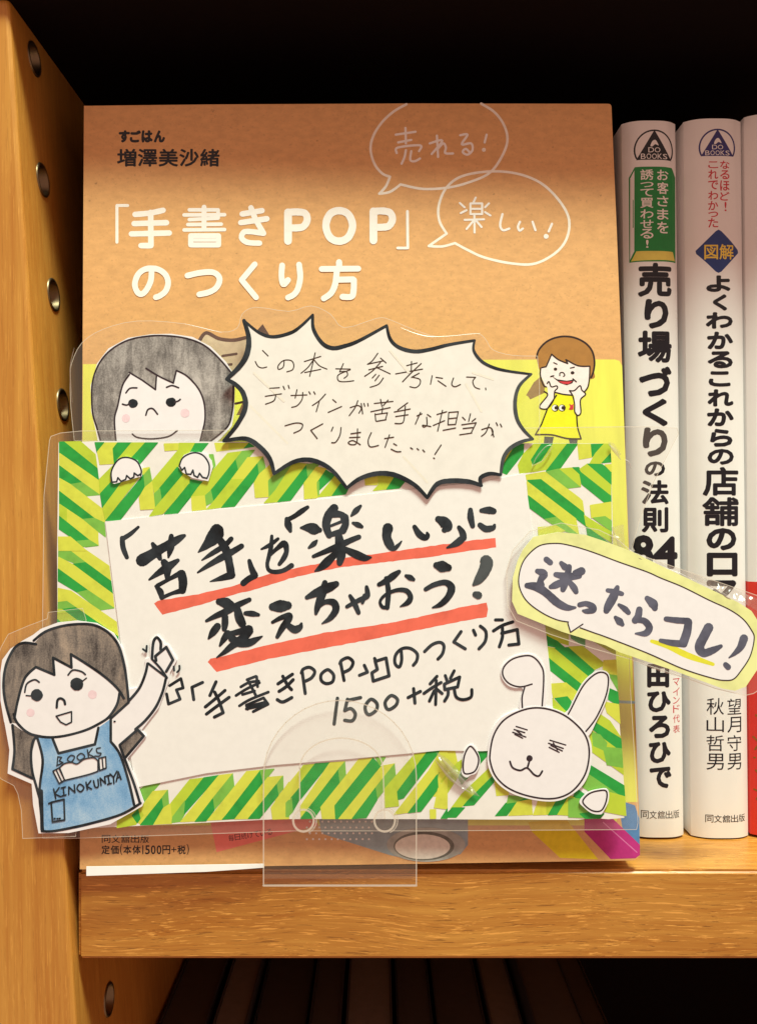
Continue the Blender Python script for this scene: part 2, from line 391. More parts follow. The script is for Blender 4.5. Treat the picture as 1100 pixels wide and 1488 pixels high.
# ------------------------------------------------------------------ standing books (spines)
class Spine:
    """curved spine surface between two leaning edges given in photo pixels"""
    def __init__(s, xl0, xr0, y0, xl1, xr1, y1, Z, bulge=2.6, skew=-.15):
        s.a = (xl0, xr0, y0, xl1, xr1, y1); s.Z = Z*MM; s.b = bulge*MM; s.k = skew
    def edges(s, y): 
        xl0, xr0, y0, xl1, xr1, y1 = s.a; t = (y-y0)/(y1-y0); return xl0+(xl1-xl0)*t, xr0+(xr1-xr0)*t
    def prof(s, u):            # 0..1 -> depth in front of the base plane
        v = abs(2*u-1); return s.b*(1-v**3.2)
    def P(s, px, py, off=0.0):
        l, r = s.edges(py); u = (px-l)/(r-l); p = at(px, py, s.Z); return Vector((p.x, p.y-s.prof(min(1, max(0, u)))-off, p.z))
def make_book(label, sp, jacket, mats_split=None, depth=.142):
    x = sum(sp.edges(sp.a[5]))/2
    t = thing('book', label, 'book', tuple(at(x, sp.a[5], sp.Z+.01)), 'books standing spine out on the shelf')
    V = []; Fc = []; idx = []; N = 120; ys = [sp.a[2]]+([mats_split] if mats_split else [])+[sp.a[5]]; us = [.5-.5*math.cos(math.pi*k/N) for k in range(N+1)]
    ring = []
    for y in ys:
        l, r = sp.edges(y); row = [sp.P(l+(r-l)*u, y) for u in us]
        a, b = row[-1].copy(), row[0].copy(); a.y += depth; b.y += depth; row += [a, b]; ring.append(len(V)); V += row
    M = N+3
    for j in range(len(ys)-1):
        for i in range(M):
            if i == N+1: continue
            Fc.append((ring[j]+i, ring[j]+(i+1) % M, ring[j+1]+(i+1) % M, ring[j+1]+i)); idx.append(j if mats_split else 0)
    inner = [ring[0]+i for i in range(M)]
    me = shape('jacket', V, Fc, jacket, t, idx, True)
    so = me.modifiers.new('s', 'SOLIDIFY'); so.thickness = .0006; so.offset = -1
    es = me.modifiers.new('e', 'EDGE_SPLIT'); es.split_angle = math.radians(50)
    # page block inside
    l0, r0 = sp.edges(sp.a[2]); l1, r1 = sp.edges(sp.a[5])
    A = [at(l0+2, sp.a[2]+3, sp.Z), at(r0-2, sp.a[2]+3, sp.Z), at(r1-2, sp.a[5]-3, sp.Z), at(l1+2, sp.a[5]-3, sp.Z)]
    B = [Vector((v.x, v.y+depth-.004, v.z)) for v in A]; A = [Vector((v.x, v.y+.001, v.z)) for v in A]
    shape('page_block', A+B, [(0, 1, 2, 3), (4, 5, 6, 7), (0, 1, 5, 4), (1, 2, 6, 5), (2, 3, 7, 6), (3, 0, 4, 7)], [PAGES], t)
    return t
def col_text(A, crop, items, x0, x1, m, bold, cuts):
    X0, Y0, S = CROPS[crop]
    for c, a, b in items: A.ch(c, X0+x0/S, Y0+a/S, X0+x1/S, Y0+b/S, m, bold, cuts)
def crange(l, r, n=9): return [l+(r-l)*k/n for k in range(1, n)]
s1 = Spine(903, 981, 180, 916, 993, 1213, 268)
b1 = make_book('white spined book with a green block of lettering, directly beside the kraft covered book', s1, [LAM])
s2 = Spine(993, 1076, 177, 1004, 1087, 1214, 268)
b2 = make_book('white spined book with a navy diamond high on its spine, second of the standing books', s2, [LAM])
s3 = Spine(1081, 1167, 170, 1090, 1176, 1212, 268)
b3 = make_book('book with white top and red lower spine at the right edge of the photo', s3, [LAM, LAMR], 845)
def emblem(sp, x0, x1, y0, y1, m, parent, cuts):
    A = Art(sp, .03); cx = (x0+x1)/2; R = (x1-x0)/2; cy = y0+R
    arc = []
    for k in range(31):
        a = math.radians(205-230*k/30); arc.append((cx+R*.95*math.cos(a), cy-R*.95*math.sin(a), 2.2))
    arc = [q for q in arc if q[1] <= y1-1]
    A.ribbon(arc, m)
    for k in range(8):   # triangle in slices so that it follows the curve
        t0, t1 = k/8, (k+1)/8
        xa, xb = x0+(x1-x0)*(.06+.88*t0), x0+(x1-x0)*(.06+.88*t1)
        h = lambda x: y1-1-(y1-1-y0-1)*max(0, 1-abs(x-cx)/((x1-x0)*.44))
        A.poly([(xa, y1-1), (xb, y1-1), (xb, h(xb)), (xa, h(xa))], m)
    A.off += 3e-5
    w_, h_ = x1-x0, y1-y0; A.poly(spline([(cx-w_*.10, y0+h_*.53), (cx-w_*.05, y0+h_*.38), (cx+w_*.02, y0+h_*.34), (cx+w_*.07, y0+h_*.42), (cx+w_*.10, y0+h_*.52), (cx+w_*.02, y0+h_*.48), (cx-w_*.05, y0+h_*.55)], 4, True), LAM)
    for i, c in enumerate('DO'): A.ch(c, cx-w_*.15+i*w_*.155, y0+h_*.58, cx-w_*.15+i*w_*.155+w_*.14, y0+h_*.74, LAM, .0, cuts)
    for i, c in enumerate('BOOKS'): A.ch(c, cx-w_*.33+i*w_*.135, y0+h_*.78, cx-w_*.33+i*w_*.135+w_*.115, y0+h_*.95, LAM, .0, cuts)
    A.build('emblem', parent)
# spine one
cu = crange(903, 993, 28)
emblem(s1, 917.5, 976.5, 192.5, 237.5, BLACK, b1, cu)
A = Art(s1, .03)
def strips(A, crop, txt, m, cuts):         # polygon cut into vertical strips so that it follows the spine
    p = [(a, b, 0) for a, b, c in pts(crop, txt)]; me = bpy.data.meshes.new('t'); me.from_pydata(p, [], [tuple(range(len(p)))])
    bm = bmesh.new(); bm.from_mesh(me); bpy.data.meshes.remove(me)
    for cx in cuts: bmesh.ops.bisect_plane(bm, geom=bm.verts[:]+bm.edges[:]+bm.faces[:], plane_co=(cx, 0, 0), plane_no=(1, 0, 0))
    bm.verts.index_update(); o = A.nxt(); A.tri([A.S.P(v.co.x, v.co.y, o) for v in bm.verts], [[v.index for v in f.verts] for f in bm.faces], m); bm.free()
strips(A, 's', '172,378 412,378 440,430 440,975 143,977 139,440', GREEN, cu); A.off += 1e-5
strips(A, 's', '147,445 170,398 170,908 147,960', LAM, cu)
strips(A, 's', '182,910 418,910 435,965 152,970', YEL, cu)
A.off += 2e-5
col_text(A, 's', [('お', 397, 463), ('客', 475, 550), ('さ', 562, 628), ('ま', 643, 712), ('を', 725, 798)], 310, 385, PRINTW, .018, cu)
col_text(A, 's', [('誘', 395, 462), ('っ', 475, 508), ('て', 517, 566), ('買', 575, 638), ('わ', 648, 705), ('せ', 713, 765), ('る', 770, 832)], 205, 287, PRINTW, .018, cu)
A.ch('!', 880+240/4.377, 160+840/4.377, 880+256/4.377, 160+890/4.377, PRINTW, .01)
A.build('green_block', b1)
A = Art(s1, .03)
for c, x0, y0, x1, y1 in (('売', 923.4, 385, 973.2, 434), ('り', 932.5, 437, 968, 480), ('場', 923.4, 482.5, 973.2, 529), ('づ', 925, 534, 973, 578), ('く', 930, 580.5, 967, 620.5), ('り', 930.5, 622, 966.5, 664.5),
        ('の', 933, 671, 962.5, 692.5), ('法', 928, 698, 968, 733), ('則', 929, 737, 967.5, 773.5), ('8', 916.5, 777, 946, 824), ('4', 945, 779, 983, 826),
        ('田', 936.6, 963, 968.6, 997), ('ひ', 936.6, 1002, 971, 1032.5), ('ろ', 939, 1037, 970, 1070), ('ひ', 939, 1075, 971, 1106), ('で', 940, 1111, 972, 1142)):
    A.ch(c, x0, y0, x1, y1, BLACK, .056 if c not in '場則法売' else .040, cu)
A.build('title_lettering', b1); A = Art(s1, .03)
for i, c in enumerate('同文舘出版'): A.ch(c, 928.5+i*11.5, 1174.5, 938.8+i*11.5, 1186, BLACK, .0, cu)
A.build('publisher_lettering', b1); A = Art(s1, .03)
for c, y0, y1 in (('マ', 984.5, 995), ('イ', 998, 1009.5), ('ン', 1011, 1021), ('ド', 1023, 1034), ('代', 1037, 1048.5), ('表', 1052, 1063)): A.ch(c, 974.5, y0, 986, y1, PRED, -.005, cu)
A.build('lettering', b1)
# spine two
cu = crange(993, 1087, 28)
emblem(s2, 1011, 1065, 191.5, 232, PURP, b2, cu)
A = Art(s2, .03)
col_text(A, 's', [('な', 340, 392), ('る', 400, 457), ('ほ', 465, 530), ('ど', 537, 592)], 707, 768, PRED, .018, cu)
A.ch('!', 1048, 297, 1051, 310.5, PRED, .01)
col_text(A, 's', [('こ', 345, 388), ('れ', 397, 457), ('で', 465, 522), ('わ', 532, 587), ('か', 595, 652), ('っ', 662, 697), ('た', 703, 762)], 632, 695, PRED, .018, cu)
for c, x0, y0, x1, y1 in (('よ', 1021.6, 403, 1057, 427), ('く', 1031, 430, 1052, 454), ('わ', 1021, 456, 1060.5, 480), ('か', 1022.8, 484, 1061, 509.5), ('る', 1023.5, 512, 1060.5, 537), ('こ', 1025, 541, 1057, 563.4), ('れ', 1023.5, 567, 1061.5, 592),
        ('か', 1022.8, 594.5, 1062, 620.5), ('ら', 1027, 624, 1060, 650), ('の', 1023.5, 653, 1062, 676), ('店', 1017, 679, 1069.5, 721), ('舗', 1016.4, 722.5, 1070, 764.4), ('の', 1022, 767, 1066, 799.4), ('ロ', 1022.4, 802.5, 1068, 837), ('マ', 1022.5, 842, 1066, 880)):
    A.ch(c, x0, y0, x1, y1, BLACK, .066 if c not in '店舗' else .034, cu)
A.build('title_lettering', b2); A = Art(s2, .03)
for c, y0, y1 in (('望', 1013, 1036), ('月', 1039.4, 1062), ('守', 1065.7, 1088.6), ('男', 1092, 1115.5)): A.ch(c, 1052, y0, 1073.7, y1, BLACK, .0, cu)
for c, y0, y1 in (('秋', 1012, 1036), ('山', 1039.4, 1061), ('哲', 1065.7, 1088.6), ('男', 1092, 1115.5)): A.ch(c, 1022.5, y0, 1047, y1, BLACK, .0, cu)
A.build('author_lettering', b2); A = Art(s2, .03)
for i, c in enumerate('同文舘出版'): A.ch(c, 1021+i*12, 1180.5, 1032+i*12, 1191.5, BLACK, .005, cu)
A.build('lettering', b2)
A = Art(s2, .03)
strips(A, 's', '697,775 715,785 828,898 832,915 715,1040 697,1048 680,1040 562,925 558,905 680,785', NAVY, cu); A.off += 2e-5
A.ch('図', 1019, 359, 1038.5, 380, GOLD, .015, cu); A.ch('解', 1040.5, 358, 1062, 380, GOLD, .015, cu)
A.build('diamond_mark', b2)
A = Art(s3, .03)
OLIVE = paper('olive_spine_print', (150, 96, 30), .05)
for i, c in enumerate('心理学入門'): A.off += 0
A.st('p', '!1096,1038 1101,1046 1099,1056;1093,1070 1099,1078 1095,1088;!1094,1100 1101,1100;1096,1118 1102,1126;1094,1146 1100,1150 1097,1160', 2.2, OLIVE)
A.build('lettering', b3)
# ------------------------------------------------------------------ books on the shelf below, seen from above
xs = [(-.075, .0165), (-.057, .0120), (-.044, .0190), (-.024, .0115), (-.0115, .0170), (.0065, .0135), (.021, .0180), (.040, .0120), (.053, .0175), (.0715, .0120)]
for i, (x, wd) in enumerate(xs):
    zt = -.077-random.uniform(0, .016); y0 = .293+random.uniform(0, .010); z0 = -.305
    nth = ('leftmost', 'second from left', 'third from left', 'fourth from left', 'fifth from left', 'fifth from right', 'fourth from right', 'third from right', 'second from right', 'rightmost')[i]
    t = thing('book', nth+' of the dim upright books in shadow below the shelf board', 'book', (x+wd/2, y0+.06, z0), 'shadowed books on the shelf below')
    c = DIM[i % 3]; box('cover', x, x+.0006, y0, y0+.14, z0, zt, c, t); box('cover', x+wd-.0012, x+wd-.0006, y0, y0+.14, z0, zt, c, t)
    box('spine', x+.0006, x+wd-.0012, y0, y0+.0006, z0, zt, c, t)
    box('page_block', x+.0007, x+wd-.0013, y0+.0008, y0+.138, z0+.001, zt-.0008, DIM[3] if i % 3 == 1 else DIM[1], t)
# ------------------------------------------------------------------ the face-out book
PB = Plane((116, 1263, 239.7), (930, 1250, 242), (122, 155, 255.5))
PB.n = PB.n
main = thing('book', 'kraft brown paperback with white title facing out behind the handwritten sign', 'book', tuple(PB.P(520, 1256)))
def outline(r=9):
    p = [(122, 153), (300, 151), (600, 149.5), (884, 150)]
    for k in range(5): a = math.radians(90-90*k/4); p.append((884+4.5*math.cos(a), 154.5-4.5*math.sin(a)))
    p += [(896, 330), (905, 560), (916, 850), (927, 1140), (930, 1238)]
    for k in range(6): a = math.radians(-90*k/5); p.append((918+12*math.cos(a), 1239-12*math.sin(a)))
    return p+[(600, 1256), (300, 1260.5), (116, 1264), (117, 1000), (120, 520)]
A = Art(PB, 0); A.poly(outline(), KRAFT, .45, KRAFT); cover = A.build('cover', main)
A = Art(PB, -.6); pg = [(125, 158), (884, 155), (923, 1243), (121, 1257)]; A.poly(pg, PAGES, 11.5, PAGES); A.build('page_block', main)
A = Art(PB, -12.3); A.poly([(x*.99+4, y) for x, y in outline()], KRAFT, .45, KRAFT); A.build('back_cover', main)
A = Art(PB, .008)
A.poly([(120.5, 529), (300, 526), (700, 522.5), (893, 522), (900, 524), (904, 531), (913, 790), (920, 1000), (923.5, 1095), (926.5, 1166), (912, 1166), (903, 1175), (893, 1200), (117.3, 1200)], OBI); A.build('yellow_print', main)
A = Art(PB, .016)   # prints low on the cover
A.fill('m', '735,150 745,120 775,130 786,165 788,262 745,215', BLUE)
A.st('p', '897,1020 921,1021', 4, paper('pale_blue_line', (168, 196, 190)))
A.fill('m', '490,175 590,165 677,274 575,270 500,200', YT); A.fill('m', '640,150 700,150 788,235 788,262 776,271 710,273 640,200', MAG)
A.st('m', '690,175 780,255', 3, paper('pale_magenta', (226, 120, 160)))
A.fill('k', '400,165 700,165 712,196 422,273', PINKST)
A.fill('m', '20,150 330,150 330,235 310,260 200,280 120,262 -60,205 -70,150', DOTB)
for i in range(11):
    for j in range(5): A.dot(446+i*9+(j % 2)*4.5, 1186+j*8.5, 1.6, PRINTW, n=8)
A.dot(619, 1228, 57, ROLL, 25, 40); A.off += 1e-5; A.dot(616, 1230, 44, paper('roll_inner', (118, 114, 96), .1), 21, 36); A.dot(614, 1231, 40, paper('roll_core', (236, 222, 192)), 18, 36)
A.build('printed_stationery', main)
A = Art(PB, .02)
for i, (c, x) in enumerate(zip('すごはん', (173, 189, 206, 224))): A.ch(c, x-.5, 188.5, x+16, 206.5, BLACK, .07)
for i, c in enumerate('増澤美沙緒'): A.ch(c, 170+i*30.2, 215.5, 198.5+i*30.2, 241.5, BLACK, .03)
A.build('author_lettering', main)
A = Art(PB, .02)
for i, c in enumerate('同文舘出版'): A.ch(c, 148+i*14, 1214, 160.5+i*14, 1225.5, BLACK, .01)
x = 147.5
for c, wd in zip('定価(本体1500円+税)', (12.5, 12.5, 4, 12.5, 12.5, 4, 7.5, 7.5, 7.5, 12, 8, 12.5, 4)):
    h0, h1 = (1227, 1243) if c in '()' else ((1231.5, 1239) if c == '+' else (1229, 1242)); A.ch(c, x+(.9 if c == '1' else 0), h0, x+wd-(1.6 if c == '1' else .6), h1, BLACK, .02 if c not in '()+' else 0); x += wd+.9
for i, c in enumerate('毎日続けている'): A.ch(c, 332+i*9.2, 1214-i*1.5, 340+i*9.2, 1223-i*1.5, BLACK, .005, rot=-.12)
A.build('price_lettering', main)
# title by rounded strokes
A = Art(PB, .02); TW = 41
A.st('N', '!178,90 100,90 100,357', 22, PRINTW)
A.st('N', '232,155 340,145 435,125;225,222 460,215;205,297 480,290', TW, PRINTW); A.st('N', '!345,140 347,378;347,382 275,382', TW, PRINTW)
A.st('N', '!626,122 835,122 835,182 626,193', 27, PRINTW); A.st('N', '!588,159 882,157;!615,229 858,226;!588,268 882,265', 27, PRINTW); A.st('N', '!733,102 733,262', 36, PRINTW)
A.st('N', '!o636,310 838,310 838,377 636,377', 38, PRINTW); A.st('N', '!650,342 830,342', 24, PRINTW)
A.st('N', '1010,152 O:130,108;1000,215 O:160,158', TW, PRINTW)
A.st('O', '62,90 90,160 140,248;140,248 70,238 20,240 5,275 40,303 115,308', 34, PRINTW)
A.st('O', '!290,118 290,295', 48, PRINTW); A.st('O', '295,118 350,116 395,125 408,165 385,205 345,214 295,214', 44, PRINTW)
A.st('O', 'o604,108 548,130 523,200 548,272 604,296 660,272 687,200 660,130', 46, PRINTW)
A.st('O', '!815,112 815,292', 48, PRINTW); A.st('O', '820,112 875,110 918,122 932,162 910,202 868,210 820,210', 44, PRINTW)
A.st('O', '!1024,112 1026,338;!1026,338 964,338', 17, PRINTW)
A.st('N', '352,560 345,640 310,710 275,735 245,715 230,660 255,590 310,552 390,552 450,590 472,650 455,710 415,745 382,758', 42, PRINTW)
A.st('N', '612,600 700,580 790,575 835,600 845,640 820,690 770,720 698,737', 42, PRINTW)
A.st('O', '!86,438 5,535 94,642', 35, PRINTW)
A.st('O', '254,445 250,510 262,562 290,535;358,440 365,520 350,590 325,625 290,643', 36, PRINTW)
A.st('O', '!497,467 722,465', 36, PRINTW); A.st('O', '!604,425 604,460', 38, PRINTW); A.st('O', '590,480 580,560 555,615 510,648;!595,533 690,531;695,535 693,600 680,637 625,638', 37, PRINTW)
A.build('title_lettering', main)
A = Art(PB, .02); bw = 13
A.st('P', '215,38 150,75 90,130 45,200 30,270 50,345 90,395 130,412;130,412 110,460 75,500;75,500 130,490 185,452;185,452 300,475 430,468 540,440 640,395 700,320 735,230 720,150 670,80 600,35', bw, BUB)
A.st('P', '422,706 385,640 382,560 420,470 500,410 640,385 780,395 900,440 990,520 1050,620 1045,720 990,800 880,860 760,860 620,830 530,790 465,755;465,755 400,772 330,770;330,770 422,706', bw, BUB)
A.st('P', '210,160 212,240;160,195 262,180;172,235 240,222;165,290 170,262 285,250 280,280;212,275 205,310 190,345;240,280 235,325 258,332 285,318', 12, PRINTW)
A.st('P', '372,200 378,310;335,240 400,225 345,295;375,270 405,240 418,262 415,290 455,292', 12, PRINTW)
A.st('P', '492,198 530,195 500,245 548,240 555,275 530,298 505,285 520,268 540,285;628,195 618,235', 12, PRINTW); A.dot(*pts('P', '614,273')[0][:2], 3, BUB)
A.st('P', '572,520 560,545;!o545,550 605,550 605,605 545,605;!548,578 602,578;490,548 515,570;495,600 525,585;640,550 620,570;620,595 648,612;515,635 615,632;565,610 566,700;560,640 525,682;575,640 602,672', 11, PRINTW)
A.st('P', '710,605 698,660 712,688 745,680;800,645 790,670 798,690 815,680;865,645 880,688;965,655 948,695', 12, PRINTW); A.dot(*pts('P', '935,720')[0][:2], 3.6, PRINTW)
A.build('printed_speech_bubbles', main)
# the printed girl
A = Art(PB, .02)
A.fill('U', '250,500 190,550 105,690 125,700 150,735 300,665 310,560', paper('hair_under_film', (160, 122, 70)))
A.fill('U', '300,1130 402,1135 385,1210 295,1210', LEG); A.fill('U', '560,1160 655,1165 650,1210 572,1210', LEG)
A.fill('U', '220,300 235,220 300,140 390,85 500,62 620,75 740,130 810,220 835,330 830,430 790,520 300,480 250,420', BROWN, True)
A.fill('U', '378,258 450,315 545,345 540,310 660,370 780,385 790,480 760,600 700,680 560,690 420,665 310,590 262,480 262,400 330,370', SKIN)
A.fill('U', '428,668 612,692 645,900 692,1155 540,1148 380,1112 208,1108 270,1000 335,830', DYEL)
A.off += 1e-5
A.fill('U', '330,560 370,560 385,600 435,590 440,620 410,650 400,740 330,830 270,835 250,800 340,690', SKIN)
A.fill('U', '570,640 620,640 680,590 700,640 740,680 690,720 690,870 660,905 625,860 620,700', SKIN)
A.st('U', '218,290 240,210 310,130 400,82 510,62 630,78 740,135 810,220 835,330 825,430 800,500', 20, DBR)
A.st('U', '!378,252 320,385 275,395;378,252 450,310 550,352;!550,352 530,310;535,312 660,375 785,380;785,385 782,500 765,600 730,650', 15, DBR)
A.st('U', '262,400 258,480 290,580 320,600;420,660 500,680 600,690;!430,690 335,830 270,1000 205,1110;205,1110 380,1112 540,1150 692,1155;692,1155 655,1030 645,900', 15, DBR)
A.st('U', '330,565 350,545 375,600 430,590 440,615 410,650 400,740 335,830 265,832 255,795 335,690 300,650;568,640 620,640 680,588 700,635 740,680 685,740 690,870 660,905 625,870 622,780 600,690 568,640', 14, DBR)
A.st('U', '400,342 435,358;578,400 620,390;465,480 468,452 500,448 518,475 505,488', 12, DBR); A.dot(*pts('U', '419,411')[0][:2], 2.6, DBR, 2.2); A.dot(*pts('U', '601,450')[0][:2], 2.8, DBR, 2.3)
A.fill('U', '385,490 440,520 540,535 620,520 600,560 540,582 470,560 420,520', DBR); A.fill('U', '450,540 540,545 600,540 560,572 500,568', PRED)
A.st('U', '368,490 400,482;605,515 640,545', 14, DBR)
for x in (415, 490): A.dot(*pts('U', '%d,825' % x)[0][:2], 5.2, DBR, n=16); A.dot(*pts('U', '%d,825' % (x-3))[0][:2], 4.1, PRINTW, n=16); A.dot(*pts('U', '%d,825' % (x+12))[0][:2], 2.8, DBR, n=12)
A.fill('U', '565,780 590,795 612,780 610,840 585,845 560,840 578,812', PRED)
A.build('printed_girl', main)
# white sheet under the book
LO = Plane((116, 1272, 243), (400, 1268, 243), (122, 300, 247.5))
sheet = thing('paper_sheet', 'thin white paper sheet whose lower edge shows beneath the kraft covered book', 'paper', tuple(LO.P(200, 1270)))
PBL = Plane((116, 1272, 237.6), (400, 1268, 239.6), (122, 300, 252)); A = Art(PBL, 0); A.poly([(125.5, 1260), (384, 1256), (384, 1261.5), (300, 1267.5), (125.5, 1273.5)], WHITE, .2); A.build('sheet', sheet)
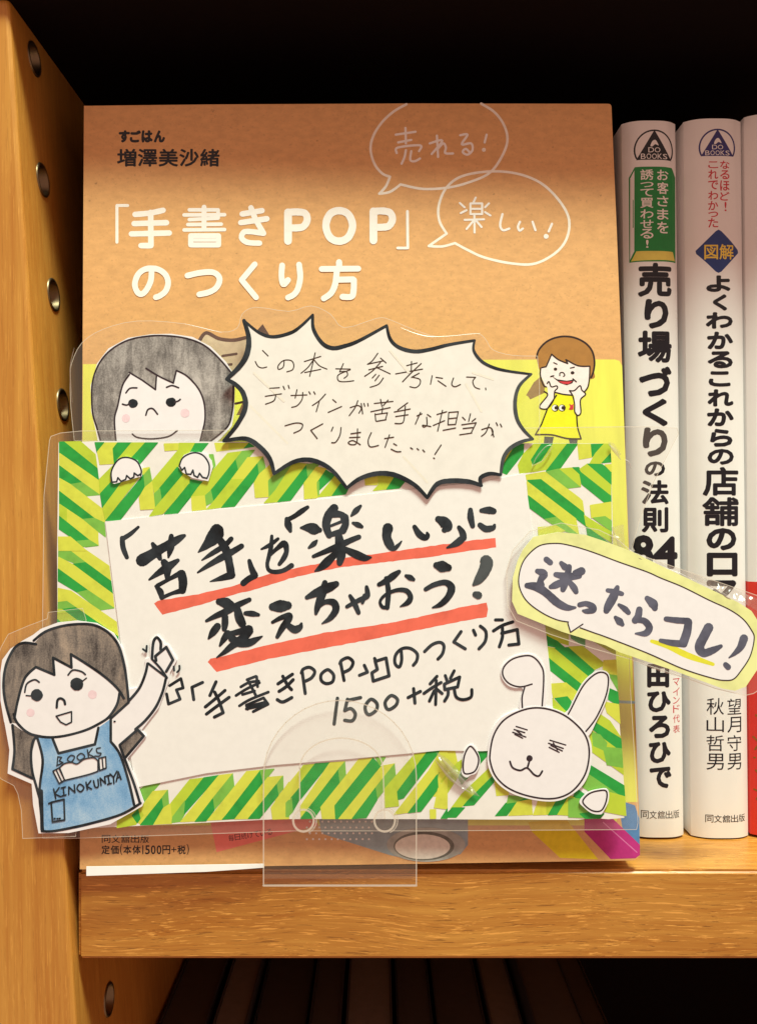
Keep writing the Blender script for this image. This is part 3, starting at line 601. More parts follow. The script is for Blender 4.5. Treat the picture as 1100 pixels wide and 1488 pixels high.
# ------------------------------------------------------------------ handwritten sign
PS = Plane((80, 1210, 236.9), (905, 1200, 237.3), (85, 640, 237.2))
sign = thing('price_sign', 'laminated handwritten sign with green striped tape border and red underlines', 'sign', tuple(PS.P(490, 1205)))
A = Art(PS, -.55); card = [(85, 643), (150, 640.5), (300, 641.5), (887.5, 644.5), (891, 800), (896.5, 1000), (909, 1172), (907, 1189), (884, 1191), (860, 1189), (840, 1192), (500, 1190.5), (400, 1191), (195, 1201), (90, 1206), (84, 1100), (83, 800)]
A.poly(card, CREAM, .3, WHITE); A.build('backing_card', sign)
TAPE = {'a': 'l:100,65 232,62 350,165 366,278|g:62,65 100,65 366,278 378,380 62,155|y:62,155 378,375 387,492 62,255|g:62,255 245,390 150,405 62,355|m:150,405 245,390 385,490 270,500|y:62,355 150,405 405,600 427,708 340,675 62,460|g:62,460 340,675 245,685 62,562|m:245,685 340,675 422,712 432,828|y:62,562 245,685 372,790 372,893 300,850 62,660|l:62,562 120,600 120,700 62,660|g:62,660 300,850 200,860 60,765|m:200,860 300,850 372,893 250,905|y:56,825 150,825 280,936 56,936'
    + '|g:345,70 420,70 362,150|y:365,145 425,72 527,72 490,120 500,240 385,247|g:490,120 527,72 640,72 520,215 500,240|l:640,72 748,72 600,240 520,215|g:748,72 850,72 700,250 610,225|y:898,80 1012,78 1012,130 905,137|l:500,245 380,365 388,480 560,290|g:388,480 480,380 560,390 405,592|l:560,390 700,350 430,692 408,595|g:735,320 747,432 548,692 430,697 700,370|m:735,315 782,272 802,382 747,432|y:710,282 785,268 735,325 680,330|y:745,430 803,382 827,602 710,608 700,510|l:1012,130 1100,80 1100,160 1010,265 822,480 805,375|g:1005,265 1050,330 880,538 860,440|m:820,480 865,440 880,535 830,590|l:1050,330 1100,285 1100,402 890,642 780,662 830,590|g:1100,400 1100,508 1010,636 900,645',
    'b': 'y:95,0 260,0 480,180 830,420 857,642 490,370 260,200 98,205|g:265,0 510,0 570,45 370,65|m:370,65 570,45 678,130 490,152|y:510,0 668,0 678,130|m:98,210 265,200 490,370 330,385 98,290|g:300,395 490,370 857,640 882,825|y:98,290 300,395 882,825 903,1025 520,770 93,460|g:93,460 520,770 370,805 92,640|m:370,805 520,770 903,1030 690,1062|y:92,740 280,780 690,1060 937,1230 962,1442 350,1030 220,930 92,940|m:92,945 220,930 350,1020 150,1045 90,1090|g:150,1045 350,1020 960,1442 960,1500 400,1230|l:90,1045 150,1045 400,1230 150,1290 85,1190|g:85,1190 150,1250 84,1300|y:84,1300 400,1230 1000,1700 1000,2200 80,1600',
    'c': 'l:0,20 130,20 85,90 0,110|g:130,22 237,22 180,92 92,90|l:0,95 85,90 90,330 40,370 0,400|g:92,310 195,330 0,570 0,440|y:285,20 402,20 400,75 300,88|l:400,20 560,20 520,62 400,75|g:560,20 602,48 520,62|m:240,112 275,110 292,200 270,232|l:390,100 507,85 212,442 100,450 150,380|y:100,450 212,440 217,552 105,562|g:455,150 480,235 275,492 255,400|m:505,85 607,75 478,240 455,150|m:210,440 255,400 275,490 220,520|y:550,135 672,128 530,310 420,310|l:420,310 530,310 342,535 218,552 275,490|g:630,180 642,272 447,527 340,537 360,510|m:630,180 672,130 692,215 642,270|y:640,270 732,190 747,290 715,322 720,450 610,457 600,340|m:715,322 745,290 830,190 900,195 770,420 720,450|l:905,192 1020,190 787,492 680,500 770,400|g:1017,198 1032,290 892,480 788,492|m:1020,190 1100,180 1100,215 1030,290|y:1000,340 1100,210 1100,460 1002,467',
    'd': 'm:0,230 130,130 60,260 0,330|l:140,120 248,130 20,437 0,437 0,310|g:250,135 267,222 127,420 18,437|m:250,130 350,140 267,222|y:335,155 410,170 330,290 345,400 232,412 228,280|g:405,180 480,225 350,345 330,290|m:330,290 350,270 350,390 345,400|l:475,230 530,280 455,387 340,397|g:520,290 590,320 562,375 453,387|y:715,250 825,225 817,300 720,302|l:820,225 955,240 892,335 780,347 825,300|g:950,240 1040,270 992,327 888,337',
    'e': 'y:50,215 150,85 215,78 65,240|g:150,88 217,78 212,150 85,312 55,300 62,232|l:170,240 215,150 290,78 352,78 270,200 287,292 183,302|g:350,78 437,78 350,212 287,242 270,200|l:437,78 547,78 402,272 288,292 285,240 350,210|g:545,78 627,78 492,267 383,287|y:625,80 727,80 737,180 635,197|g:727,80 827,78 735,178|l:825,78 876,78 876,150 800,227 715,230 760,150|g:876,150 880,217 808,224'
    + '|y:230,315 375,290 640,490 662,512 677,622 345,350 238,355|m:385,290 480,268 650,405 548,417|l:488,268 592,258 640,308 650,405|g:585,258 635,256 652,290 880,470 881,567 655,385 640,308|l:640,270 700,228 880,370 880,470 652,290|g:700,230 812,233 881,290 881,387|y:830,236 880,233 880,290|g:243,355 345,348 672,602 690,707 245,362|y:238,362 612,648 637,778 248,470|g:248,470 462,635 375,652 253,562|m:375,652 462,635 637,775 500,735|y:323,715 460,700 530,742 328,782|y:720,545 881,520 882,655 830,630 730,642|m:740,642 835,630 883,665 883,745|l:675,620 720,650 883,750 884,832 690,705|g:690,705 885,850 886,895 770,860 703,790',
    'X': 'l:600,-250 780,-120 780,-10 620,-60|g:770,-200 900,-100 900,0 800,-60|l:880,-250 1090,-100 1092,60 900,-80|g:600,-90 700,-40 770,20 610,-10|l:617,0 682,10 930,215 870,272 630,82|g:680,10 802,3 972,167 930,217|g:633,80 872,272 842,328 640,167|l:780,0 882,-5 1052,130 970,167|y:1035,100 1108,95 1112,230 1030,165|y:648,270 762,262 847,330 812,387 670,372|g:680,375 772,362 802,400 772,482|l:663,372 772,482 672,462|m:1070,200 1114,210 1118,320|g:1072,300 1120,330 1124,430 1070,385|y:1040,400 1124,420 1130,560 1060,480|l:1010,490 1082,540 1134,660 970,560|g:975,550 1134,670 1138,770 945,592|l:940,600 1138,770 1146,930 930,750|m:950,620 1010,640 1060,700 1050,760 960,720|m:1030,730 1100,740 1138,800 1140,880 1060,860|g:945,865 1150,1010 1156,1110 918,930|m:930,930 1156,1110 1170,1200 860,1010|l:1050,1050 1165,1090 1172,1230 1040,1200|g:840,1030 905,1080 880,1120 815,1090|m:780,1100 900,1110 1000,1215 900,1245 780,1240|g:860,1215 960,1200 1040,1215 1010,1250 900,1250',
    'f': 'm:175,230 277,215 160,347 130,270|y:230,265 327,257 150,478 100,440 160,360|l:0,440 140,360 170,420 120,480 0,500|g:95,420 135,380 150,440 130,470|m:325,257 332,347 297,385 285,310|g:285,310 297,385 230,480 148,482|y:297,372 352,338 352,472 235,478|l:465,190 562,178 440,322 355,455 345,340|m:440,400 405,460 350,467 355,430 435,325|g:555,178 652,163 430,412 438,328|y:652,163 742,152 500,457 405,462|m:740,153 750,237 620,387 613,310|g:612,312 622,387 570,457 498,460|y:748,240 828,138 915,130 680,447 578,452|g:918,130 942,200 750,442 672,447 700,415|m:915,130 1007,122 935,212|y:965,175 1062,167 840,442 753,444|m:1060,168 1064,242 1030,292 1020,220|g:1020,220 1032,292 912,440 838,442|y:985,370 1100,205 1100,442 995,445|m:1080,340 1100,320 1100,430 1080,430',
    'g': 'y:0,310 50,298 0,370|m:50,300 52,382 12,425 12,350|g:0,350 13,348 13,440 0,460|y:55,385 157,262 167,300 155,380 70,490 65,572 0,573 0,450|g:155,375 155,452 110,532 100,440|m:65,490 105,440 112,530 70,572|l:180,230 258,222 160,347 157,262|g:255,220 352,213 160,452 158,348|y:350,213 447,207 165,567 155,500|m:445,208 452,302 410,342 400,260|g:400,262 410,345 247,572 160,574|y:450,300 532,193 625,183 380,492 385,574 300,574 290,500|g:625,183 677,240 405,574 385,574 380,490|m:640,182 707,178 670,235|y:680,235 765,220 492,574 405,574|m:762,222 770,302 640,462 640,375|g:640,375 652,452 582,568 490,574|l:890,160 970,148 780,402 790,492 700,502 700,380|g:970,145 1055,138 820,442 785,452 780,400|y:1055,138 1100,132 1100,260 960,300|y:1000,240 1042,282 862,532 758,547|g:1035,290 1042,382 932,527 848,537|y:1040,380 1100,300 1100,512 1015,502|y:988,515 1027,513 1027,572 990,573|g:1058,572 1100,508 1100,572',
    'h': 'm:0,250 60,170 62,262 0,352|y:60,160 112,143 127,215 40,312 30,392 0,397|g:290,128 245,130 130,292 150,332 292,172|l:332,262 300,240 150,382 90,462 140,462|l:127,215 165,190 130,292 60,400 40,312|g:332,270 347,290 215,442 158,447 180,420|g:50,508 100,455 167,455 120,508|y:325,310 387,340 402,387 335,392|g:385,430 447,425 390,498 328,500|m:400,390 502,400 442,425 390,432|g:495,400 522,408 450,425|y:445,425 522,410 527,493 398,498|y:560,408 602,418 602,493 530,495|l:602,418 660,410 612,493 602,493|g:660,408 722,393 662,493 610,495|l:722,393 802,398 792,502 660,493'}
BANDS = [('a', lambda i: i < 15), ('b', None), ('a', lambda i: i >= 15), ('c', None), ('d', None), ('e', lambda i: i < 15), ('e', lambda i: i >= 15), ('X', None), ('f', None), ('g', None), ('h', None)]
groups = [[0, 1], [2, 3, 4, 5], [6, 7], [8, 9, 10]]
for gset in groups:
    A = Art(PS, -.54)
    for bi in gset:
        k, fn = BANDS[bi]; A.off = -.00054
        for i, item in enumerate(TAPE[k].split('|')):
            if fn is not None and not fn(i): continue
            q = [(x, y) for x, y, _ in pts(k, item[2:])]
            if k in 'Xh': q = [(893+(y-930)*.066 if x > 887.5 else x, y) for x, y in q]
            A.off = -.00054+i*2.5e-6; A.poly(q, TCODE[item[0]]); keep = A.off
            for u, v in zip(q, q[1:]+q[:1]):
                if math.dist(u, v) > 3: A.off = keep-8e-7; A.ribbon([(u[0], u[1], .9), (v[0], v[1], .9)], TCODE[item[0]], wob=0)
    A.build('border_tape', sign)
A = Art(PS, -.32)
A.poly([(153, 758), (300, 742), (500, 722), (700, 700), (762, 688), (775, 780), (790, 890), (800, 980), (807, 1086), (700, 1092), (640, 1091), (500, 1104), (400, 1112), (300, 1124), (197, 1145), (190, 1100), (175, 930), (162, 830)], WHITE, .18); A.build('white_panel', sign)
A = Art(PS, -.315)
def edgey(p, n=3, a=.5):
    out = []
    for i in range(len(p)):
        x0, y0 = p[i]; x1, y1 = p[(i+1) % len(p)]; L = math.hypot(x1-x0, y1-y0); k = max(1, int(L/6))
        for j in range(k): out.append((x0+(x1-x0)*j/k+random.uniform(-a, a)*.4, y0+(y1-y0)*j/k+random.uniform(-a, a)))
    return out
A.poly(edgey([(224, 877), (229, 873), (288, 863.6), (340, 851.6), (370, 840), (400, 832), (458, 820), (500, 811), (540, 805.8), (580, 800), (620, 794.4), (680, 786), (720, 781.6), (721, 795.6), (680, 801), (620, 810), (540, 819.4), (500, 824), (470, 829), (420, 841), (370, 857), (340, 864), (288, 880), (236, 893.6)]), RED)
A.poly(edgey([(302, 962), (306, 957.5), (330, 952.4), (390, 937), (470, 920), (522, 912), (575, 904), (631, 891.8), (672, 882), (707, 876), (709, 886), (707, 896.7), (670, 903), (631, 911), (575, 922), (522, 932.7), (440, 948), (390, 958), (350, 968), (315, 977)]), RED)
A.build('red_underlines', sign)
A = Art(PS, -.31)
A.st('A', '205,130,22 150,178,32 92,215,36;88,210,36 95,280,40 122,350,32')
A.st('A', '232,372,92 310,325,78 380,283,66 450,245,66 515,205,44 540,192,26;310,252,30 340,305,56 362,358,34;445,195,36 440,275,56 424,350,16;285,512,16 350,465,44 420,420,62 492,372,30;392,385,50 415,430,66 414,497,34;332,560,22 365,600,48 375,645,34;345,555,32 430,508,30 515,462,44;520,470,62 530,530,66 525,590,56;375,645,30 450,612,28 530,590,46')
A.st('A', '775,150,90 750,205,104 695,265,60 642,312,12;790,150,70 800,185,56;668,370,12 740,322,36 830,265,40 880,215,36;637,460,14 720,405,38 830,340,52 900,302,46 955,268,40;785,205,50 840,290,62 862,370,58 880,470,58;882,478,60 820,498,46 728,526,10;1012,375,30 1028,430,44 1050,480,52;1052,482,50 1005,508,46 968,538,46')
A.st('B', '50,390,16 110,360,32 170,315,24;125,295,24 120,370,34 105,440,32 92,500,28 105,543,30 150,556,34 210,545,34 268,510,40;110,435,26 160,388,32 215,350,50 232,400,36 215,450,40 180,500,28')
A.st('B', '385,85,28 340,115,40 290,150,36 235,178,34;235,172,36 245,215,54 260,258,28')
A.st('B', '338,235,20 395,235,70 440,246,82 472,252,40;578,92,64 535,150,66 520,220,60 542,290,48;560,130,66 630,140,48 652,165,60;655,160,60 660,210,52 640,255,56;550,222,20 630,190,24;565,282,40 640,258,44;395,380,20 430,352,40 452,328,18;702,148,16 735,112,44 770,76,22;715,200,22 750,213,42 778,227,28')
A.st('B', '428,443,28 520,405,40 620,362,50 700,325,42 757,302,38;610,290,54 620,350,70 628,430,70 618,492,44;590,420,46 520,490,66 475,528,44 440,550,14;660,392,42 740,430,62 800,453,52 845,450,16;968,238,78 960,300,66 985,362,64 1012,385,40 1045,360,26 1068,332,10')
A.st('C', '312,228,34 345,280,50 385,306,48 405,290,40 403,272,20;485,172,50 528,195,84 546,228,84 530,250,44;635,232,32 660,270,48 668,308,48;668,305,48 620,345,52 548,380,14;718,105,36 720,160,50 734,222,36;798,110,34 850,107,56 886,114,46;788,215,40 830,243,50 880,235,42 893,215,22')
A.st('D', '142,122,50 190,132,80 235,155,62;50,262,22 120,225,42 200,190,52 280,145,44 362,108,34;185,230,48 185,280,50 180,322,38;275,180,54 290,240,66 310,282,60;130,302,54 98,345,54 66,390,16;335,207,34 385,210,44 428,218,26;205,355,54 178,392,46 148,442,18;210,360,40 290,340,46 355,322,58 368,325,46;370,338,44 310,392,64 240,440,52 180,490,34 125,528,10;235,392,54 290,420,66 360,420,60 410,398,40 456,374,10')
A.st('D', '532,160,60 585,155,90 640,150,64;530,272,24 590,240,36 650,222,46 645,252,54 602,312,46 565,378,30;640,292,40 690,325,58 728,308,46 740,282,20')
A.st('E', '22,214,24 80,185,46 140,160,50 178,142,34;118,135,30 105,190,44 80,260,36 70,300,18;82,262,26 120,238,28 165,242,40 176,280,38 145,325,30 103,353,8;235,263,20 290,233,26 335,212,30 345,195,30 340,158,20;330,205,26 318,242,18;252,205,20 275,245,30 297,295,24')
A.st('E', '406,145,24 445,125,34 480,100,38 513,76,22;445,112,26 456,180,28 450,268,26;450,266,22 425,265,20 412,235,16 440,200,18 500,175,22 552,178,28 574,210,28 560,240,30 520,262,8;550,98,18 572,108,32 590,118,20;712,42,36 740,48,62 775,55,40;655,170,24 700,146,28 760,134,32 792,162,42 775,210,36 735,250,30 692,268,10')
A.st('C', '832,478,92 836,500,92 812,560,84 775,615,66 742,648,24;755,720,48 775,726,58', m=INK2)
A.build('brush_lettering', sign, 'bold black brush lettering on the white panel')
A = Art(PS, -.31)
A.st('Y', '!885,795 1035,700 1065,825 975,850 1025,975 870,1040 845,905', 40)
A.st('F', '!322,260 245,295 258,385;420,255 375,355;342,438 415,378 485,318;350,490 430,430 515,368;!410,330 440,390 472,480 408,512', 24)
A.st('F', '645,240 710,215;600,292 660,260 730,250;565,355 640,308 735,262;!650,240 712,360;715,218 722,290;612,348 700,322;590,430 665,385 800,330;!650,455 640,425 765,372 798,418 690,472;655,435 770,405;640,452 790,420', 21)
A.st('F', '870,270 975,200;878,325 930,290 980,240;905,215 940,280 968,312;865,385 905,402 970,370', 25)
A.st('G', '95,225 118,390;90,240 105,212 150,200 187,230 165,275 120,300;o275,218 235,250 235,295 270,318 315,305 325,260 302,228;375,165 400,295;370,172 385,147 430,130 465,162 445,210 400,235;!547,185 570,235 512,258;!622,135 632,155 705,132 727,262 612,300 602,240 642,215 625,150', 24)
A.st('H', '115,330 118,400 100,448 70,420 75,360 120,315 180,312 230,350 228,400 203,435;285,335 340,285 395,268 425,292 415,350 382,390;!550,190 497,265 580,315;640,180 655,215;690,150 730,190 725,260 680,315;800,105 850,105;785,185 850,145 925,120;850,160 850,230 828,300;!845,202 958,175 970,280 897,288', 24)
A.st('G', '352,425 328,612;425,432 405,515;405,515 450,500 482,540 460,588 405,585;425,440 520,420;o595,432 555,480 562,530 590,543 635,508 638,462;o742,405 700,450 707,495 732,506 777,475 787,432', 25, INK2)
A.st('G', '865,420 955,375;905,355 915,460', 24)
A.st('H', '375,515 325,570;280,640 340,598 405,560;370,545 365,720;355,620 320,695;378,612 412,640;435,510 450,552;500,475 472,530;!o428,572 540,520 525,592 432,612;455,605 455,650 430,695;500,602 515,665 565,685 622,665 628,612', 23)
A.build('pen_lettering', sign)
def paw(outer, crop, scal, name, inner, m=PINKW):
    A = Art(PS, -.12); A.poly([(a, b) for a, b, c in pts(crop, outer)], m, .25); A.off += 1e-5
    A.st(crop, inner, None if False else scal, INK if scal > 12 else PEN2); return A.build(name, sign)
paw('500,402 478,390 470,300 525,205 600,182 685,212 726,280 722,340', 'a', 13, 'paper_paw', '482,388 478,300 530,212 600,190 680,220 716,290 712,335;!485,388 520,385 530,352 555,382 592,366 600,335 630,362 658,346 660,315 690,336 712,322')
paw('235,325 110,300 30,255 0,215 10,160 40,115 100,90 170,92 225,115 262,160 272,210', 'c', 13, 'paper_paw', '5,195 28,142 80,108 140,98 200,125 240,190 240,260 225,300;!3,200 25,238 46,215 60,268 96,270 112,236 122,280 150,295 165,262 190,295 225,302')
# ------------------------------------------------------------------ head cut-out behind the sign
HEADP = Plane((80, 1210, 238.0), (905, 1200, 238.4), (85, 640, 238.5))
head = thing('paper_cutout', 'drawn face with short grey pencil hair peeking over the striped sign', 'cutout', tuple(HEADP.P(225, 650)))
A = Art(HEADP, 0)
A.fill('Q', '120,900 92,760 62,640 58,450 105,290 188,180 330,103 500,76 640,73 800,96 930,165 1040,275 1100,370 1106,480 1102,640 1085,745 1005,835 930,900', PINKW, thick=.25)
A.build('paper', head)
A = Art(HEADP, .01)
A.fill('Q', '135,900 105,760 72,640 70,440 115,300 200,195 330,120 480,90 620,88 760,108 880,155 980,240 1080,355 1096,470 1090,620 1065,730 1000,800 920,870 880,900', HAIR); A.build('hair', head)
A = Art(HEADP, .02)
A.fill('Q', '245,900 232,700 265,560 300,430 340,355 435,412 530,480 537,380 600,405 660,432 682,340 760,385 840,470 885,580 890,700 868,800 845,900', PINKW); A.off += 1e-5
A.st('Q', '135,870 105,760 72,640 70,440 115,300 200,195 330,120 480,90 620,88 760,108 880,155 980,240 1080,355;1096,420 1096,520 1090,620 1065,730 1000,800 920,862', 12, PEN2)
A.st('Q', '!340,355 435,412 530,480 537,380;462,325 560,385 660,432;!660,432 682,340;682,340 760,382 840,470 882,570 890,690 870,790 848,880;340,370 290,450 255,600 232,700 245,880', 12, PEN2)
A.dot(*pts('Q', '315,688')[0][:2], 6, CHEEK); A.dot(*pts('Q', '745,650')[0][:2], 6.5, CHEEK)
A.st('Q', '315,503 345,470 395,467;610,463 650,450 698,466;290,585 320,592 345,580;670,570 695,562 710,550;460,665 475,625 510,618 545,658;362,803 400,828 500,838 620,822 688,778', 12, PEN2)
A.dot(*pts('Q', '367,580')[0][:2], 7.2, INK, 6.6); A.dot(*pts('Q', '643,571')[0][:2], 7.6, INK, 6.8)
A.build('face_drawing', head)
# ------------------------------------------------------------------ burst bubbles
REARP = Plane((80, 1210, 239.5), (905, 1200, 239.9), (85, 640, 240.0))
rear = thing('paper_burst', 'brownish second burst bubble half hidden behind the white burst bubble', 'cutout', tuple(REARP.P(330, 560)))
A = Art(REARP, 0); A.fill('R', '48,215 78,168 150,205 240,212 300,200 360,190 400,125 440,190 440,640 250,640 290,560 250,430 210,390 130,280', paper('paper_behind_film', (232, 204, 158), .04), thick=.2); A.off += 2e-5
A.st('R', '40,212 78,170 150,203 230,212 300,198', 20, REARINK); A.fill('R', '360,165 400,120 440,185', REARINK); A.st('R', '170,302 250,290;200,352 222,350;245,575 290,565', 14, REARINK)
A.build('paper', rear)
BP = Plane((80, 1210, 236.75), (905, 1200, 237.15), (85, 640, 237.05))
burst = thing('speech_burst', 'white spiky burst bubble with thin handwriting and thick black outline', 'cutout', tuple(BP.P(560, 720)))
SEG = [('R', '293,100 380,170 460,193 560,170 620,130 685,68'), ('R', '685,68 690,150 740,230 800,258 870,245 950,215 T:130,52'), ('T', '130,52 150,130 200,180 290,205 380,195 500,165 650,140'),
    ('T', '650,140 645,200 690,262 760,300 850,322 985,340'), ('T', '985,340 915,410 890,500 900,600 940,670 995,725'), ('T', '995,725 930,740 860,780 820,840 805,937'), ('T', '805,937 740,930 685,955 690,1000'),
    ('T', '690,1000 620,978 520,972 430,990 370,1072'), ('T', '370,1072 300,1000 200,945 100,925 0,945 d:572,325'), ('R', 'd:572,325 800,960 720,910 640,895 560,915 465,975'), ('R', '465,975 440,890 380,820 300,775 178,788'), ('R', '178,788 250,700 300,600 290,520 250,470 195,435'), ('R', '195,435 270,360 310,290 320,200 293,100')]
# fix the order of the notch at the lower middle
SEG[8] = ('T', '370,1072 300,1000 200,945 120,928 40,935 -40,965 d:572,325')
WD = [4.6, 5.5, 5.2, 4.2, 5.0, 5.2, 5.4, 6.6, 6.4, 6.0, 6.4, 6.6, 7.2]
fillp = []; rib = []
for (c, t), wv in zip(SEG, WD):
    q = [(a, b, wv) for a, b, _ in pts(c, t)]; sp_ = spline(q, 6); rib.append(sp_); fillp += [(a, b) for a, b, _ in sp_[:-1]]
cx_, cy_ = 560, 590
grow = [(x+(x-cx_)*.006, y+(y-cy_)*.010) for x, y in fillp]
A = Art(BP, 0); A.poly(grow, CREAM, .3); A.build('paper', burst)
A = Art(BP, .015)
for i, sp_ in enumerate(rib):
    n = len(sp_); A.ribbon([(x, y, wv*(.75+.4*math.sin(math.pi*k/(n-1)))) for k, (x, y, wv) in enumerate(sp_)], INK if i not in (4, 5) else INK2, wob=.04)  # right-hand outline greyer: film haze put into the ink colour
A.build('outline', burst)
A = Art(BP, .015); pw = 8.5
A.st('I', '108,45 148,85;55,125 75,160 105,172 138,165;265,118 258,165 225,182 222,155 260,118 315,118 335,150 325,185 285,200;412,125 530,88;490,62 470,150 450,232;485,100 440,165 388,210;480,110 520,155 575,180;415,205 530,182;640,178 745,180;695,140 668,200;668,200 715,198 725,225 700,247;745,185 665,218 652,245 665,268 710,272 770,265', pw, PEN)
A.st('I', '945,65 905,120 870,145;870,145 985,120;965,100 1005,135;880,185 980,160;965,130 910,190 850,232;940,170 1035,215;930,218 905,245;955,225 925,265;985,245 950,290 890,312', pw, PEN)
A.st('J', '255,155 330,135;175,215 370,180;290,125 288,188;360,140 290,205 225,272;345,210 290,240;300,240 350,255 350,290 320,315 278,308;440,228 428,290;468,240 515,247;482,265 540,305;595,245 582,290 605,308 645,292;!690,238 755,240;755,240 735,270 750,310 785,325;828,318 830,330', pw, PEN)
A.st('I', '160,320 230,315;128,378 245,360;205,365 190,410 130,435;258,305 268,328;295,298 302,320;315,372 430,368;358,330 345,390;400,350 395,400 360,445 320,458;445,345 455,362;480,345 490,362;565,362 520,410 470,445;520,415 498,490;618,402 642,422;585,495 682,452', pw, PEN)
A.st('I', '745,460 800,445 825,465 808,500;800,410 780,460 738,518;825,430 835,505;845,430 850,450;872,430 875,448;920,430 1055,415;965,400 975,450;1020,405 985,445;895,490 1035,460;980,460 975,500;925,505 930,555;!930,510 1015,498 1000,550;935,560 1005,548', pw, PEN)
A.st('J', '262,425 190,478;165,492 280,470;175,525 265,512;245,450 235,550 215,575 170,575;330,520 365,505;355,495 318,580;405,510 430,528;400,530 402,585 380,602 372,588 430,598;475,510 545,490;515,480 480,630;448,590 530,555;560,500 555,580;!560,495 630,490 610,582 555,585;565,540 615,535;520,625 610,608', pw, PEN)
A.st('J', '718,505 705,560;660,530 680,550;755,540 730,560;!655,585 760,570 725,640;665,612 735,605;640,658 728,645;800,620 860,605 882,635 872,662;855,580 830,640 798,668;870,610 888,672;905,570 915,590;935,580 945,600', pw, PEN)
A.st('K', '222,292 300,272 348,282 335,320 285,345;!495,278 408,325 455,385;570,302 558,330;628,305 620,360 590,410 560,415;700,350 770,340;690,378 765,375;748,315 742,415 705,430 680,415 715,400 768,430;848,342 825,400 840,445 900,435', pw, PEN)
A.st('J', '95,685 160,675;130,658 98,748;160,722 182,735;142,762 180,780 212,780;283,752 298,762;330,758 342,768;372,768 385,782;505,732 460,800;450,826 457,830', pw, PEN)
A.build('handwriting', burst)
A = Art(BP, .006)
STREAK = paper('yellow_pencil_streak', (250, 238, 208), .02)
for c, q in (('R', '330,590 540,800'), ('T', '230,830 370,980'), ('T', '600,400 690,560'), ('T', '640,330 760,370'), ('R', '350,400 520,560'), ('T', '150,200 260,330')): A.st(c, q, 14, STREAK)
A.build('pencil_streaks', burst)['kind'] = 'stuff'
# ------------------------------------------------------------------ shop assistant cut-out
GP = Plane((80, 1210, 236.85), (905, 1200, 237.25), (85, 640, 237.15))
girl = thing('paper_cutout', 'drawn woman with long grey brown hair and blue apron pointing up', 'cutout', tuple(GP.P(120, 1208)))
A = Art(GP, 0)
A.fill('V', '30,800 3,640 2,440 16,345 75,265 165,205 238,165 296,120 418,74 560,60 702,78 828,152 892,262 925,400 938,560 Y:450,820 Y:530,650 Y:560,500 Y:560,440 Y:620,420 Y:630,200 Y:715,115 Y:800,200 Y:812,250 Y:860,240 Y:985,450 Y:890,620 Y:880,720 Y:740,1090 Y:500,1400 W:1010,135 W:1062,200 W:925,365 W:985,510 W:1046,680 W:1034,710 W:800,842 W:500,905 W:280,908 W:240,700 W:230,548 W:55,472 W:68,300 W:32,100', PINKW, thick=.25)
A.build('paper', girl)
A = Art(GP, .01)
A.fill('V', '75,800 30,640 24,510 45,375 108,258 170,222 250,222 330,140 450,100 580,85 700,98 800,160 870,270 905,400 935,655 W:805,70 W:700,130 W:350,205 W:120,110', HAIR2)
A.fill('W', '90,110 160,160 265,200 230,330 232,510 88,440 105,300', HAIR2); A.fill('W', '870,265 1000,150 1046,200 912,355', HAIR2); A.build('hair', girl)
A = Art(GP, .015); A.fill('W', '270,210 380,210 425,325 690,260 715,140 800,78 805,240 862,318 925,480 985,700 800,810 560,872 315,890 300,700 288,640 310,370', APRON); A.build('apron', girl)
A = Art(GP, .02)
A.fill('V', '262,398 395,455 385,330 520,402 515,305 620,372 750,465 862,572 850,670 765,790 W:700,125 W:560,178 W:350,205 W:200,172 W:118,110 105,735 135,610 190,480', PINKW)
A.fill('W', '380,210 560,185 715,140 690,260 425,325', PINKW); A.fill('W', '435,428 470,400 520,392 560,400 612,368 680,358 712,380 712,455 640,480 470,522', PINKW)
A.fill('W', '385,455 428,432 470,520 430,545', PINKW); A.fill('W', '718,362 768,350 772,432 724,450', PINKW)
A.off += 1e-5
A.dot(*pts('V', '222,730')[0][:2], 6, CHEEK); A.dot(*pts('V', '672,598')[0][:2], 6.5, CHEEK)
gw = 19
A.st('V', '78,800 38,650 25,520 45,380 105,260 170,222 262,232;245,205 330,140 450,100 580,85 690,95 790,150 860,240 900,370 920,500 935,650;105,770 130,640 180,480 260,398;!260,398 395,455 385,330 520,402 515,305;515,305 620,370 750,460 850,550 900,625;868,590 850,670 800,750 W:740,98 W:600,165 W:400,208 W:230,188 W:130,110 W:100,40', gw)
A.st('W', '!V:935,655 805,72 805,240;805,240 870,330 930,510 975,700;870,268 930,430 975,550 1015,680;1022,688 880,770 640,840 400,890 305,892;!305,892 300,700;300,700 262,560 235,460 225,340 240,240 268,205;270,210 310,370 292,540 288,650 312,885;!380,212 425,325 690,260 715,140;90,120 105,300 90,440;!90,440 235,508;!870,265 1000,152 1045,200 912,355', gw)
A.st('W', '300,600 306,880', 26)
A.st('Y', '650,430 668,220 715,152 765,215 765,310;!695,400 840,280 930,450 840,605;695,400 705,460', 38)
A.st('Y', '600,497 720,590 842,682;650,440 760,560 850,690', 30); A.st('Y', '590,500 560,640 480,830 340,1000;835,700 790,880 700,1080 560,1260 430,1375', 36)
A.st('Y', '!580,265 575,342 530,308;940,540 945,595;1015,530 1015,580 985,615', 28)
A.st('V', '180,580 195,520 250,490 285,508;495,455 530,420 590,430 620,452', 13); A.st('V', '190,605 225,608;600,500 628,478', 10)
A.st('V', '412,692 418,640 440,626 465,640 473,668', 18); A.st('W', '!408,55 520,22 520,98 480,118 440,98 408,55', 11)
A.dot(*pts('V', '267,602')[0][:2], 8.8, INK); A.dot(*pts('V', '558,522')[0][:2], 9.6, INK)
A.st('W', '830,93 836,94', 12)
